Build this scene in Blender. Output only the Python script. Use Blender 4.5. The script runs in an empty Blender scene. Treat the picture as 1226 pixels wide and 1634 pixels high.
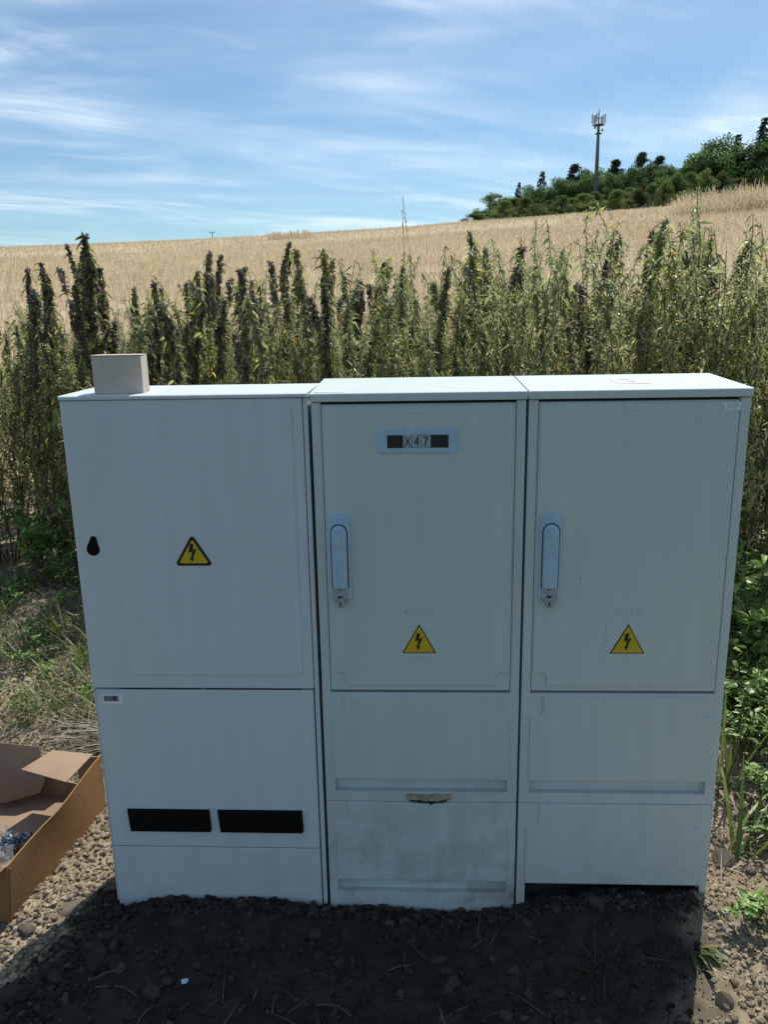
import bpy, bmesh, math, random
import numpy as np
from mathutils import Vector, Matrix
R = math.radians
random.seed(7)
SC = bpy.context.scene
COL = SC.collection

# ------------------------------------------------------------------ camera
cam = bpy.data.cameras.new("camera")
cam.sensor_fit = 'VERTICAL'; cam.sensor_height = 24.0; cam.lens = 18.727
cam.clip_start = 0.05; cam.clip_end = 6000
co = bpy.data.objects.new("camera", cam); COL.objects.link(co)
_y, _p, _r = R(-2.80), R(14.10), R(-1.049)
_f = Vector((math.sin(_y)*math.cos(_p), math.cos(_y)*math.cos(_p), -math.sin(_p)))
_rt = _f.cross(Vector((0, 0, 1))).normalized(); _u = _rt.cross(_f)
_r2 = math.cos(_r)*_rt + math.sin(_r)*_u; _u2 = -math.sin(_r)*_rt + math.cos(_r)*_u
M = Matrix((_r2, _u2, -_f)).transposed().to_4x4(); M.translation = Vector((0, -1.764, 1.5))
co.matrix_world = M
SC.camera = co

# ------------------------------------------------------------------ light
SUN_EL, SUN_AZ = R(56), math.atan2(0.41, 1.0)          # azimuth clockwise from +Y
SC.view_settings.view_transform = 'Standard'; SC.view_settings.look = 'None'
SC.view_settings.exposure = 0.85; SC.view_settings.gamma = 1.0
sl = bpy.data.lights.new("sun", 'SUN'); sl.energy = 2.6; sl.angle = R(0.53); sl.color = (1.0, 0.95, 0.86)
so = bpy.data.objects.new("sun", sl); COL.objects.link(so)
sd = Vector((math.sin(SUN_AZ)*math.cos(SUN_EL), math.cos(SUN_AZ)*math.cos(SUN_EL), math.sin(SUN_EL)))
so.rotation_euler = sd.to_track_quat('Z', 'Y').to_euler(); so.location = (20, 40, 60)
W = bpy.data.worlds.new("World"); SC.world = W; W.use_nodes = True
wn, wl = W.node_tree.nodes, W.node_tree.links
wn.clear()
def N(tree, typ, **kw):
    n = tree.nodes.new(typ)
    for k, v in kw.items():
        if k.startswith('_'):
            n.inputs[int(k[1:])].default_value = v
        else: setattr(n, k, v)
    return n
wt = W.node_tree
sky = N(wt, 'ShaderNodeTexSky', sky_type='NISHITA', sun_disc=False, sun_elevation=SUN_EL, sun_rotation=SUN_AZ,
        altitude=300, air_density=1.0, dust_density=0.6, ozone_density=1.5)
geo = N(wt, 'ShaderNodeTexCoord')
sep = N(wt, 'ShaderNodeSeparateXYZ'); wl.new(geo.outputs['Generated'], sep.inputs[0])
zc = N(wt, 'ShaderNodeMath', operation='MAXIMUM', _1=0.03); wl.new(sep.outputs[2], zc.inputs[0])
zc2 = N(wt, 'ShaderNodeMath', operation='ADD', _1=0.10); wl.new(zc.outputs[0], zc2.inputs[0])
dx = N(wt, 'ShaderNodeMath', operation='DIVIDE'); wl.new(sep.outputs[0], dx.inputs[0]); wl.new(zc2.outputs[0], dx.inputs[1])
dy = N(wt, 'ShaderNodeMath', operation='DIVIDE'); wl.new(sep.outputs[1], dy.inputs[0]); wl.new(zc2.outputs[0], dy.inputs[1])
cmb = N(wt, 'ShaderNodeCombineXYZ'); wl.new(dx.outputs[0], cmb.inputs[0]); wl.new(dy.outputs[0], cmb.inputs[1])
def cloud(rot, scl, nscale, detail, rough, lo, hi, dist, loc=(0, 0, 0)):
    m0 = N(wt, 'ShaderNodeMapping'); m0.inputs['Rotation'].default_value = (0, 0, R(rot)); wl.new(cmb.outputs[0], m0.inputs[0])
    mp = N(wt, 'ShaderNodeMapping'); mp.inputs['Scale'].default_value = scl; mp.inputs['Location'].default_value = loc
    wl.new(m0.outputs[0], mp.inputs[0])
    nz = N(wt, 'ShaderNodeTexNoise'); nz.inputs['Scale'].default_value = nscale; nz.inputs['Detail'].default_value = detail
    nz.inputs['Roughness'].default_value = rough; nz.inputs['Distortion'].default_value = dist
    wl.new(mp.outputs[0], nz.inputs['Vector'])
    mr = N(wt, 'ShaderNodeMapRange'); mr.interpolation_type = 'SMOOTHSTEP'
    mr.inputs['From Min'].default_value = lo; mr.inputs['From Max'].default_value = hi
    wl.new(nz.outputs[0], mr.inputs[0]); return mr.outputs[0]
c1 = cloud(-26, (.34, .95, 1), 1.3, 6, .50, .40, .80, .9, (15.3, 5.2, 0))
c2 = cloud(-32, (.7, 1.8, 1), 1.7, 9, .57, .44, .84, 1.0, (1.4, 4.2, 0))
c3 = cloud(-15, (.5, .7, 1), 1.3, 3, .5, .36, .62, .4, (7.6, 3.5, 0))
c4 = cloud(-24, (.22, .8, 1), 1.1, 6, .55, .36, .74, .6, (3.6, 13.5, 0))
ca = N(wt, 'ShaderNodeMath', operation='ADD'); wl.new(c1, ca.inputs[0]); wl.new(c2, ca.inputs[1])
cb = N(wt, 'ShaderNodeMath', operation='MULTIPLY'); wl.new(ca.outputs[0], cb.inputs[0]); wl.new(c3, cb.inputs[1])
cd = N(wt, 'ShaderNodeMath', operation='MULTIPLY', _1=0.2); wl.new(c4, cd.inputs[0])
ce = N(wt, 'ShaderNodeMath', operation='ADD'); wl.new(cb.outputs[0], ce.inputs[0]); wl.new(cd.outputs[0], ce.inputs[1])
cc = N(wt, 'ShaderNodeMath', operation='MULTIPLY', _1=0.48, use_clamp=True); wl.new(ce.outputs[0], cc.inputs[0])
cmix = N(wt, 'ShaderNodeMix', data_type='RGBA'); cmix.inputs[7].default_value = (11.5, 12.2, 12.6, 1)
wl.new(cc.outputs[0], cmix.inputs[0]); skc = N(wt, 'ShaderNodeMix', data_type='RGBA', blend_type='MULTIPLY'); skc.inputs[0].default_value = 1; skc.inputs[7].default_value = (.77, .96, 1.03, 1)
wl.new(sky.outputs[0], skc.inputs[6]); wl.new(skc.outputs[2], cmix.inputs[6])
bg = N(wt, 'ShaderNodeBackground'); bg.inputs[1].default_value = 0.060
wl.new(cmix.outputs[2], bg.inputs[0])
wo = N(wt, 'ShaderNodeOutputWorld'); wl.new(bg.outputs[0], wo.inputs[0])
SC.cycles.max_bounces = 6; SC.cycles.diffuse_bounces = 3; SC.cycles.transmission_bounces = 4
SC.cycles.use_denoising = True

# ------------------------------------------------------------------ materials
MATS = {}
def mat(name, col, rough=0.6, var=0.0, nscale=8.0, bump=0.0, bscale=60.0, tint=None, trans=0.0, spec=0.5, metallic=0.0, obj_var=0.0, coords='Object', col2=None, detail=5.0):
    m = bpy.data.materials.new(name); m.use_nodes = True; t = m.node_tree; nd, lk = t.nodes, t.links
    b = nd['Principled BSDF']; out = nd['Material Output']
    b.inputs['Roughness'].default_value = rough; b.inputs['Metallic'].default_value = metallic
    b.inputs['Specular IOR Level'].default_value = spec
    cs = None
    if tint:                       # list of (pos, colour): each leaf / blade / stone has its own natural colour
        at = N(t, 'ShaderNodeAttribute', attribute_name='tint'); cr = N(t, 'ShaderNodeValToRGB')
        e = cr.color_ramp.elements
        e[0].position, e[0].color = tint[0][0], (*tint[0][1], 1); e[1].position, e[1].color = tint[-1][0], (*tint[-1][1], 1)
        for p, c in tint[1:-1]:
            x = e.new(p); x.color = (*c, 1)
        lk.new(at.outputs['Fac'], cr.inputs[0]); cs = cr.outputs[0]
    if var or col2:
        tc = N(t, 'ShaderNodeTexCoord'); nz = N(t, 'ShaderNodeTexNoise'); nz.inputs['Scale'].default_value = nscale; nz.inputs['Detail'].default_value = detail
        lk.new(tc.outputs[coords], nz.inputs['Vector'])
        mx = N(t, 'ShaderNodeMix', data_type='RGBA')
        mr = N(t, 'ShaderNodeMapRange'); mr.inputs['From Min'].default_value = 0.35; mr.inputs['From Max'].default_value = 0.65
        lk.new(nz.outputs[0], mr.inputs[0]); lk.new(mr.outputs[0], mx.inputs[0])
        if cs is not None:
            hs = N(t, 'ShaderNodeHueSaturation'); 
            mr.inputs['To Min'].default_value = 1-var; mr.inputs['To Max'].default_value = 1+var
            lk.new(mr.outputs[0], hs.inputs['Value']); lk.new(cs, hs.inputs['Color']); cs = hs.outputs[0]
        else:
            mx.inputs[6].default_value = (*[c*(1-var) for c in col], 1)
            mx.inputs[7].default_value = (*(col2 or [min(1, c*(1+var)) for c in col]), 1)
            cs = mx.outputs[2]
    if obj_var:
        oi = N(t, 'ShaderNodeObjectInfo'); hs = N(t, 'ShaderNodeHueSaturation'); mr = N(t, 'ShaderNodeMapRange')
        mr.inputs['To Min'].default_value = 1-obj_var; mr.inputs['To Max'].default_value = 1+obj_var
        lk.new(oi.outputs['Random'], mr.inputs[0]); lk.new(mr.outputs[0], hs.inputs['Value'])
        if cs is not None: lk.new(cs, hs.inputs['Color'])
        else: hs.inputs['Color'].default_value = (*col, 1)
        cs = hs.outputs[0]
    if cs is not None: lk.new(cs, b.inputs['Base Color'])
    else: b.inputs['Base Color'].default_value = (*col, 1)
    if bump:
        tc = N(t, 'ShaderNodeTexCoord'); nz = N(t, 'ShaderNodeTexNoise'); nz.inputs['Scale'].default_value = bscale; nz.inputs['Detail'].default_value = 6
        lk.new(tc.outputs[coords], nz.inputs['Vector'])
        bp = N(t, 'ShaderNodeBump'); bp.inputs['Strength'].default_value = bump; bp.inputs['Distance'].default_value = 0.01
        lk.new(nz.outputs[0], bp.inputs['Height']); lk.new(bp.outputs[0], b.inputs['Normal'])
    if trans:
        tr = N(t, 'ShaderNodeBsdfTranslucent'); ms = N(t, 'ShaderNodeMixShader'); ms.inputs[0].default_value = trans
        if cs is not None: lk.new(cs, tr.inputs[0])
        else: tr.inputs[0].default_value = (*col, 1)
        lk.new(b.outputs[0], ms.inputs[1]); lk.new(tr.outputs[0], ms.inputs[2]); lk.new(ms.outputs[0], out.inputs[0])
    MATS[name] = m; return m

# ------------------------------------------------------------------ helpers
def tag(o, label=None, cat=None, group=None, kind=None):
    if label: o['label'] = label
    if cat: o['category'] = cat
    if group: o['group'] = group
    if kind: o['kind'] = kind
    return o
def empty(name, loc=(0, 0, 0), rz=0.0):
    o = bpy.data.objects.new(name, None); o.empty_display_size = 0.1; o.location = loc; o.rotation_euler = (0, 0, rz); COL.objects.link(o); return o
def link(name, me, m, parent=None, smooth=False):
    if m is not None and not me.materials: me.materials.append(m)
    o = bpy.data.objects.new(name, me); COL.objects.link(o)
    if parent: o.parent = parent
    return o
def npmesh(name, V, faces, smooth=False, tint=None):
    """V (n,3); faces: list of int arrays (k, 3|4|..); tint: list of per-face arrays matching faces"""
    me = bpy.data.meshes.new(name); V = np.asarray(V, np.float32)
    faces = [np.asarray(f, np.int32) for f in faces if len(f)]
    nl = sum(f.size for f in faces); nf = sum(len(f) for f in faces)
    me.vertices.add(len(V)); me.vertices.foreach_set('co', V.ravel())
    me.loops.add(nl); me.loops.foreach_set('vertex_index', np.concatenate([f.ravel() for f in faces]))
    st = []; a = 0
    for f in faces:
        st.append(a+np.arange(len(f))*f.shape[1]); a += f.size
    me.polygons.add(nf); me.polygons.foreach_set('loop_start', np.concatenate(st).astype(np.int32))
    me.polygons.foreach_set('use_smooth', np.full(nf, bool(smooth)))
    me.update(calc_edges=True); me.validate()
    if tint is not None:
        at = me.attributes.new('tint', 'FLOAT', 'FACE'); at.data.foreach_set('value', np.concatenate(tint).astype(np.float32))
    return me
class PB:
    """collects numpy pieces into one mesh"""
    def __init__(s): s.V = []; s.F = {}; s.T = {}; s.n = 0
    def add(s, V, faces, tint=0.5):
        V = np.asarray(V, float).reshape(-1, 3)
        for f in faces:
            f = np.asarray(f)
            if not len(f): continue
            k = f.shape[1]; s.F.setdefault(k, []).append(f+s.n)
            tt = np.full(len(f), tint) if np.isscalar(tint) else np.repeat(tint, len(f)//len(tint))
            s.T.setdefault(k, []).append(tt)
        s.V.append(V); s.n += len(V)
    def mesh(s, name, smooth=False):
        ks = sorted(s.F); return npmesh(name, np.concatenate(s.V), [np.concatenate(s.F[k]) for k in ks], smooth, [np.concatenate(s.T[k]) for k in ks])
    def build(s, name, m, parent=None, smooth=False): return link(name, s.mesh(name, smooth), m, parent)
    # solids -----------------------------------------------------------
    def box(s, x0, x1, y0, y1, z0, z1):
        V = [(x, y, z) for z in (z0, z1) for y in (y0, y1) for x in (x0, x1)]
        s.add(V, [[(0, 2, 3, 1), (4, 5, 7, 6), (0, 1, 5, 4), (2, 6, 7, 3), (0, 4, 6, 2), (1, 3, 7, 5)]])
    def plate(s, pts, y0, y1, ch=0.0):
        """outline pts (x,z) counter-clockwise seen from the front (-y); y0 front, y1 back; ch chamfer on the front edge"""
        n = len(pts); P = np.array(pts, float); inn = offset(P, ch) if ch else P
        ring = lambda Q, y: [(q[0], y, q[1]) for q in Q]
        V = ring(inn, y0) + (ring(P, y0+ch) if ch else []) + ring(P, y1); k = 3 if ch else 2
        q = []
        for r_ in range(k-1):
            for i in range(n):
                j = (i+1) % n; q.append((r_*n+i, (r_+1)*n+i, (r_+1)*n+j, r_*n+j))
        s.add(V, [q]); 
        s.V.append(np.array(ring(inn, y0))); s.F.setdefault(n, []).append(np.array([list(range(n))])+s.n); s.T.setdefault(n, []).append(np.array([0.5])); s.n += n
        s.V.append(np.array(ring(P, y1))); s.F.setdefault(n, []).append(np.array([list(range(n))[::-1]])+s.n); s.T.setdefault(n, []).append(np.array([0.5])); s.n += n
    def tube(s, pts, rad, n=6, tint=0.5, cap=True):
        pts = np.asarray(pts, float); k = len(pts); rad = np.broadcast_to(rad, (k,))
        d = np.gradient(pts, axis=0); d /= np.linalg.norm(d, axis=1)[:, None]+1e-9
        ref = np.where(np.abs(d[:, 2:3]) > .9, [[1., 0, 0]], [[0, 0, 1.]])
        a = np.cross(d, ref); a /= np.linalg.norm(a, axis=1)[:, None]+1e-9; b = np.cross(d, a)
        for i in range(1, k):       # keep the rings from twisting
            a[i] = a[i-1]-d[i]*np.dot(a[i-1], d[i]); a[i] /= np.linalg.norm(a[i])+1e-9; b[i] = np.cross(d[i], a[i])
        th = np.arange(n)*2*np.pi/n
        V = pts[:, None]+rad[:, None, None]*(np.cos(th)[None, :, None]*a[:, None]+np.sin(th)[None, :, None]*b[:, None])
        q = [(i*n+j, i*n+(j+1) % n, (i+1)*n+(j+1) % n, (i+1)*n+j) for i in range(k-1) for j in range(n)]
        s.add(V.reshape(-1, 3), [q], tint)
        if cap:
            s.add(V[0], [[list(range(n))[::-1]]], tint); s.add(V[-1], [[list(range(n))]], tint)
def offset(P, d):
    n = len(P); o = np.zeros_like(P)
    for i in range(n):
        a, b, c = P[i-1], P[i], P[(i+1) % n]
        e1 = (b-a)/np.linalg.norm(b-a); e2 = (c-b)/np.linalg.norm(c-b)
        n1 = np.array((-e1[1], e1[0])); n2 = np.array((-e2[1], e2[0])); m_ = n1+n2; m_ /= max(.35, np.dot(m_, m_))/2+1e-9; m_ /= 1
        o[i] = b+d*m_*1.0
    return o
def rrect(x0, x1, z0, z1, r, k=5, rb=None):
    rb = r if rb is None else rb; out = []
    for cx, cz, a0, rr in ((x0+rb, z0+rb, 180, rb), (x1-rb, z0+rb, 270, rb), (x1-r, z1-r, 0, r), (x0+r, z1-r, 90, r)):
        for i in range(k+1):
            a = R(a0+90*i/k); out.append((cx+rr*math.cos(a), cz+rr*math.sin(a)))
    return out
def bevel(o, w=0.002, seg=2):
    b = o.modifiers.new('bevel', 'BEVEL'); b.width = w; b.segments = seg; b.limit_method = 'ANGLE'; b.angle_limit = R(40); return o
def copy_tree(o, parent=None):
    c = o.copy(); COL.objects.link(c)
    if parent: c.parent = parent
    for ch in list(o.children): copy_tree(ch, c)
    return c
def unit(v): return v/(np.linalg.norm(v, axis=-1, keepdims=True)+1e-9)
# leaf templates: (along, across, up) vertices and faces
LANCE = (np.array([(0, 0, 0), (.3, .45, .05), (.3, 0, 0), (.3, -.45, .05), (.65, .36, -.02), (.65, 0, -.08), (.65, -.36, -.02), (1, 0, -.22)]),
         np.array([(0, 2, 1), (0, 3, 2), (4, 5, 7), (5, 6, 7)]), np.array([(1, 2, 5, 4), (2, 3, 6, 5)]))
DIAM = (np.array([(0, 0, 0), (.45, .5, .1), (.5, 0, -.05), (.45, -.5, .1), (1, 0, -.05)]), np.zeros((0, 3), int), np.array([(0, 2, 4, 1), (0, 3, 4, 2)]))
def scatter(pb, tpl, Pn, D, Nn, L, Wd, tint):
    """one leaf per row of Pn, pointing along D, face normal near Nn"""
    D = unit(D); S = unit(np.cross(Nn, D)); U = np.cross(D, S); V, T, Q = tpl
    P = Pn[:, None] + V[None, :, 0:1]*L[:, None, None]*D[:, None] + V[None, :, 1:2]*Wd[:, None, None]*S[:, None] + V[None, :, 2:3]*L[:, None, None]*U[:, None]
    k = len(V); off = (np.arange(len(Pn))*k)[:, None, None]
    fs = []
    if len(T): fs.append((T[None]+off).reshape(-1, 3))
    if len(Q): fs.append((Q[None]+off).reshape(-1, 4))
    pb.add(P.reshape(-1, 3), fs, tint)
def rdir(rng, n): return unit(rng.normal(size=(n, 3)))
# value noise -----------------------------------------------------------
def hash2(i, j, s):
    h = (i.astype(np.int64)*374761393 + j.astype(np.int64)*668265263 + s*2147483) & 0x7fffffff
    h = ((h ^ (h >> 13))*1274126177) & 0x7fffffff; return ((h ^ (h >> 16)) & 0xffff)/65535.0
def vnoise(x, y, s=0):
    i = np.floor(x); j = np.floor(y); u = x-i; v = y-j; u = u*u*(3-2*u); v = v*v*(3-2*v)
    a, b, c, d = hash2(i, j, s), hash2(i+1, j, s), hash2(i, j+1, s), hash2(i+1, j+1, s)
    return (a*(1-u)+b*u)*(1-v)+(c*(1-u)+d*u)*v
def fbm(x, y, s=0, o=5, g=.5):
    t = 0; a = 1; n = 0
    for k in range(o): t = t+a*(vnoise(x*2**k+k*17.3, y*2**k-k*9.1, s+k)-.5); n += a; a *= g
    return t/n*2
def clods(x, y, sc, s=0):
    """rounded lumps: 1-distance to the nearest random cell point"""
    x = x*sc; y = y*sc; i = np.floor(x); j = np.floor(y); best = np.full(np.shape(x), 9.)
    for a in (-1, 0, 1):
        for b in (-1, 0, 1):
            px = i+a+hash2(i+a, j+b, s); py = j+b+hash2(i+a, j+b, s+50); best = np.minimum(best, (x-px)**2+(y-py)**2)
    return np.clip(1-best*1.6, 0, 1)

# ------------------------------------------------------------------ terrain
_ET = np.arctan(np.array([-.9, -.511, -.248, -.008, .059, .168, .312, .401, .9])); _EV = np.array([.066, .074, .085, .096, .1, .1035, .1075, .1095, .12])
def hill(x, y):
    x = np.asarray(x, float); y = np.asarray(y, float); rr = np.hypot(x, y+1.764); th = np.arctan2(x, y+1.764)
    Ee = np.interp(th, _ET, _EV); Ee = Ee*np.clip((np.pi*.62-np.abs(th))/.9, 0, 1)
    t = (rr-6)/134.; A = 1.5+140*Ee; b = 134*Ee/A-1
    z = np.where(t <= 0, 0, A*(np.clip(t, 0, 1)*(1-b)+b*np.clip(t, 0, 1)**2))
    z = np.where(t > 1, 1.5+Ee*rr-0.00006*(rr-140)**2*np.clip(1, 0, 1), z)
    return np.where(rr > 700, 1.5+Ee*700-19-(rr-700)*.03, z)*np.where(Ee > 0, 1, 0)
def gauss(x, y, cx, cy, sx, sy): return np.exp(-((x-cx)/sx)**2-((y-cy)/sy)**2)
def ground(x, y, fine=True):
    x = np.asarray(x, float); y = np.asarray(y, float); z = hill(x, y)
    near = np.clip(1-(np.hypot(x, y)-4)/4, 0, 1)
    z = z+near*(.035*fbm(x*.9, y*.9, 3, 3)+.0)*np.clip(np.abs(y)*1.2, .25, 1)
    z = z+.060*gauss(x, y, .50, .0, .23, .10)+.022*gauss(x, y, .70, -.01, .10, .08)+.022*gauss(x, y, -.62, .0, .16, .09)+.015*gauss(x, y, -.42, -.02, .1, .05)-.012*gauss(x, y, .05, -.01, .2, .08)
    z = z-.012*gauss(x, y, -.8, .0, .06, .1)
    if fine:
        nf = np.clip(1-(np.hypot(x, y-.5)-3)/2.5, 0, 1)
        lu = .55+.75*np.clip(-x-.7, 0, .8)+.45*np.clip(x-.7, 0, .5)
        z = z+nf*(.022*fbm(x*7, y*7, 11, 4, .6)*lu+.030*lu*clods(x, y, 13, 5)*vnoise(x*4, y*4, 9)+.020*lu*clods(x+.3, y, 31, 6)*vnoise(x*9, y*9, 19)+.009*lu*clods(x, y+.7, 70, 8)+.004*fbm(x*60, y*60, 31, 2)-.014)
    return z
def axis(lo, hi, step, far, g):
    a = list(np.arange(lo, hi+1e-6, step)); s = step
    while a[-1] < far: s *= g; a.append(a[-1]+s)
    s = step
    while a[0] > -far: s *= g; a.insert(0, a[0]-s)
    return np.array(a)
gx = axis(-2.5, 1.7, .0095, 1800, 1.07); gy = axis(-.62, 3.1, .0095, 1800, 1.055)
GX, GY = np.meshgrid(gx, gy); nx, ny = len(gx), len(gy)
GV = np.stack([GX, GY, ground(GX, GY)], -1).reshape(-1, 3)
ii = (np.arange(ny-1)[:, None]*nx+np.arange(nx-1)[None]).ravel()
gme = npmesh("ground", GV, [np.stack([ii, ii+1, ii+nx+1, ii+nx], 1)], smooth=True)
def shade_patch(x, y):  # mask close to the cabinets' shadow, where shade is painted into the soil
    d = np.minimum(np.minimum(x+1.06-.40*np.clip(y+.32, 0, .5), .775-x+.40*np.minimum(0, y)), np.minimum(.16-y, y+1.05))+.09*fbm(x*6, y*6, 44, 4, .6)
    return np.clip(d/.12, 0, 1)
at = gme.attributes.new('shade_soil', 'FLOAT', 'POINT'); at.data.foreach_set('value', shade_patch(GV[:, 0], GV[:, 1]).astype(np.float32))
# ground material: bare crumbly soil near the cabinets, straw coloured field uphill, added unseen dark green behind the viewer
gm = bpy.data.materials.new("soil_and_field"); gm.use_nodes = True; t = gm.node_tree; lk = t.links; b = t.nodes['Principled BSDF']
b.inputs['Roughness'].default_value = .95; b.inputs['Specular IOR Level'].default_value = .15
tc = N(t, 'ShaderNodeTexCoord')
def noise(scale, detail=6, rough=.6, vec=None):
    n_ = N(t, 'ShaderNodeTexNoise'); n_.inputs['Scale'].default_value = scale; n_.inputs['Detail'].default_value = detail; n_.inputs['Roughness'].default_value = rough
    lk.new(vec or tc.outputs['Object'], n_.inputs['Vector']); return n_.outputs[0]
def ramp(fac, *stops):
    r_ = N(t, 'ShaderNodeValToRGB'); e = r_.color_ramp.elements
    e[0].position, e[0].color = stops[0][0], (*stops[0][1], 1); e[1].position, e[1].color = stops[-1][0], (*stops[-1][1], 1)
    for p, c in stops[1:-1]: e.new(p).color = (*c, 1)
    lk.new(fac, r_.inputs[0]); return r_.outputs[0]
def mixc(fac, a, b_):
    m_ = N(t, 'ShaderNodeMix', data_type='RGBA'); lk.new(fac, m_.inputs[0]); lk.new(a, m_.inputs[6]); lk.new(b_, m_.inputs[7]); return m_.outputs[2]
soil = ramp(noise(9, 8, .7), (.3, (.18, .138, .085)), (.5, (.29, .237, .16)), (.72, (.41, .345, .25)))
straw = ramp(noise(0.8, 0.8, 0.8), (.3, (0.37, 0.286, 0.174)), (.5, (0.515, 0.414, 0.269)), (.7, (0.638, 0.538, 0.37)))
patch = ramp(noise(0.0672, 0.8, 0.672), (.35, (0.437, 0.342, 0.213)), (.65, (0.594, 0.493, 0.33)))
fm = N(t, 'ShaderNodeMix', data_type='RGBA'); fm.inputs[0].default_value = .55; lk.new(straw, fm.inputs[6]); lk.new(patch, fm.inputs[7])
shade_soil = ramp(noise(11, 8, .7), (.3, (.022, .018, .014)), (.5, (.040, .033, .026)), (.72, (.072, .060, .048)))
unseen_dark_green = ramp(noise(3, 6, .6), (.35, (.018, .028, .01)), (.65, (.05, .06, .022)))  # dark ground out of view, added to cut bounced light
sx = N(t, 'ShaderNodeSeparateXYZ'); lk.new(tc.outputs['Object'], sx.inputs[0])
mr1 = N(t, 'ShaderNodeMapRange'); mr1.inputs['From Min'].default_value = 4.2; mr1.inputs['From Max'].default_value = 7; lk.new(sx.outputs[1], mr1.inputs[0])
mr2 = N(t, 'ShaderNodeMapRange'); mr2.inputs['From Min'].default_value = -.9; mr2.inputs['From Max'].default_value = -1.3; lk.new(sx.outputs[1], mr2.inputs[0])
da = N(t, 'ShaderNodeAttribute', attribute_name='shade_soil')       # cabinets' shade painted into the soil colour as a darker patch
soil = mixc(da.outputs['Fac'], soil, shade_soil)
c_ = mixc(mr1.outputs[0], soil, fm.outputs[2]); c_ = mixc(mr2.outputs[0], c_, unseen_dark_green); lk.new(c_, b.inputs['Base Color'])
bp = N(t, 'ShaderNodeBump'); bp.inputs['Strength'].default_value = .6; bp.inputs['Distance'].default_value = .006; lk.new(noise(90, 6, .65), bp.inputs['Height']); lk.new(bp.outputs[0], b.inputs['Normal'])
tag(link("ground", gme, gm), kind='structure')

# ------------------------------------------------------------------ cabinets
def enclosure(name, col, c2, hi=.26, amt=.8):
    m = mat(name, col, rough=.55, spec=.3, bump=.04, bscale=220)
    t = m.node_tree; lk = t.links; b = t.nodes['Principled BSDF']; tc = N(t, 'ShaderNodeTexCoord')
    def nz(s, d, lo, hi, loc=0):
        n_ = N(t, 'ShaderNodeTexNoise'); n_.inputs['Scale'].default_value = s; n_.inputs['Detail'].default_value = d; n_.inputs['Roughness'].default_value = .7
        lk.new(tc.outputs['Object'], n_.inputs['Vector']); r_ = N(t, 'ShaderNodeMapRange'); r_.inputs['From Min'].default_value = lo; r_.inputs['From Max'].default_value = hi
        lk.new(n_.outputs[0], r_.inputs[0]); return r_.outputs[0]
    sp = N(t, 'ShaderNodeSeparateXYZ'); lk.new(tc.outputs['Object'], sp.inputs[0])
    low = N(t, 'ShaderNodeMapRange'); low.inputs['From Min'].default_value = hi; low.inputs['From Max'].default_value = .0; low.inputs['To Max'].default_value = amt; lk.new(sp.outputs[2], low.inputs[0])
    a = N(t, 'ShaderNodeMath', operation='MULTIPLY'); lk.new(low.outputs[0], a.inputs[0]); lk.new(nz(7, 8, .45, .72), a.inputs[1])
    s2 = N(t, 'ShaderNodeMath', operation='MULTIPLY', _1=.10); lk.new(nz(2.2, 6, .4, .75), s2.inputs[0])
    ad = N(t, 'ShaderNodeMath', operation='ADD', use_clamp=True); lk.new(a.outputs[0], ad.inputs[0]); lk.new(s2.outputs[0], ad.inputs[1])
    mx = N(t, 'ShaderNodeMix', data_type='RGBA'); mx.inputs[6].default_value = (*col, 1); mx.inputs[7].default_value = (*c2, 1)
    lk.new(ad.outputs[0], mx.inputs[0])
    vs = N(t, 'ShaderNodeTexVoronoi'); vs.inputs['Scale'].default_value = 9; lk.new(tc.outputs['Object'], vs.inputs['Vector'])   # stray specks of dirt
    vr = N(t, 'ShaderNodeMapRange'); vr.inputs['From Min'].default_value = .018; vr.inputs['From Max'].default_value = .012; lk.new(vs.outputs['Distance'], vr.inputs[0])
    mp = N(t, 'ShaderNodeMapping'); mp.inputs['Scale'].default_value = (26, 26, 1.3); lk.new(tc.outputs['Object'], mp.inputs[0])      # faint vertical rain streaks
    ns = N(t, 'ShaderNodeTexNoise'); ns.inputs['Scale'].default_value = 1; ns.inputs['Detail'].default_value = 7; lk.new(mp.outputs[0], ns.inputs['Vector'])
    sr = N(t, 'ShaderNodeMapRange'); sr.inputs['From Min'].default_value = .3; sr.inputs['From Max'].default_value = .7; sr.inputs['To Min'].default_value = .965; sr.inputs['To Max'].default_value = 1.03; lk.new(ns.outputs[0], sr.inputs[0])
    hs = N(t, 'ShaderNodeHueSaturation'); lk.new(sr.outputs[0], hs.inputs['Value']); lk.new(mx.outputs[2], hs.inputs['Color'])
    m3 = N(t, 'ShaderNodeMix', data_type='RGBA'); m3.inputs[7].default_value = (.08, .07, .05, 1); lk.new(vr.outputs[0], m3.inputs[0]); lk.new(hs.outputs[0], m3.inputs[6])
    lk.new(m3.outputs[2], b.inputs['Base Color'])
    return m
m_cab1 = enclosure("light_grey_paint", (0.597, 0.654, 0.661), (0.497, 0.491, 0.458))
m_cab2 = enclosure("aged_grey_plastic", (0.554, 0.625, 0.602), (0.252, 0.224, 0.156), .46, 1.0)
m_cab3 = enclosure("pale_grey_plastic", (0.571, 0.632, 0.609), (0.43, 0.419, 0.343))
m_grip = mat("blue_grey_plastic", (.40, .55, .68), rough=.4, bump=.03, var=.06, nscale=30)
m_lock = mat("dull_zinc", (.36, .40, .40), rough=.55, metallic=.1, var=.2, nscale=90)
m_blk = mat("black_plastic", (.004, .004, .004), rough=.8, spec=.15)
m_gap = mat("dark_interior", (.015, .017, .018), rough=.8)
m_yel = mat("sign_yellow", (0.624, 0.432, 0.012), rough=.5, var=.05, nscale=20)
m_ink = mat("black_ink", (.012, .010, .012), rough=.5)
m_whi = mat("white_label_paper", (0.77, 0.784, 0.798), rough=.5)
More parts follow.
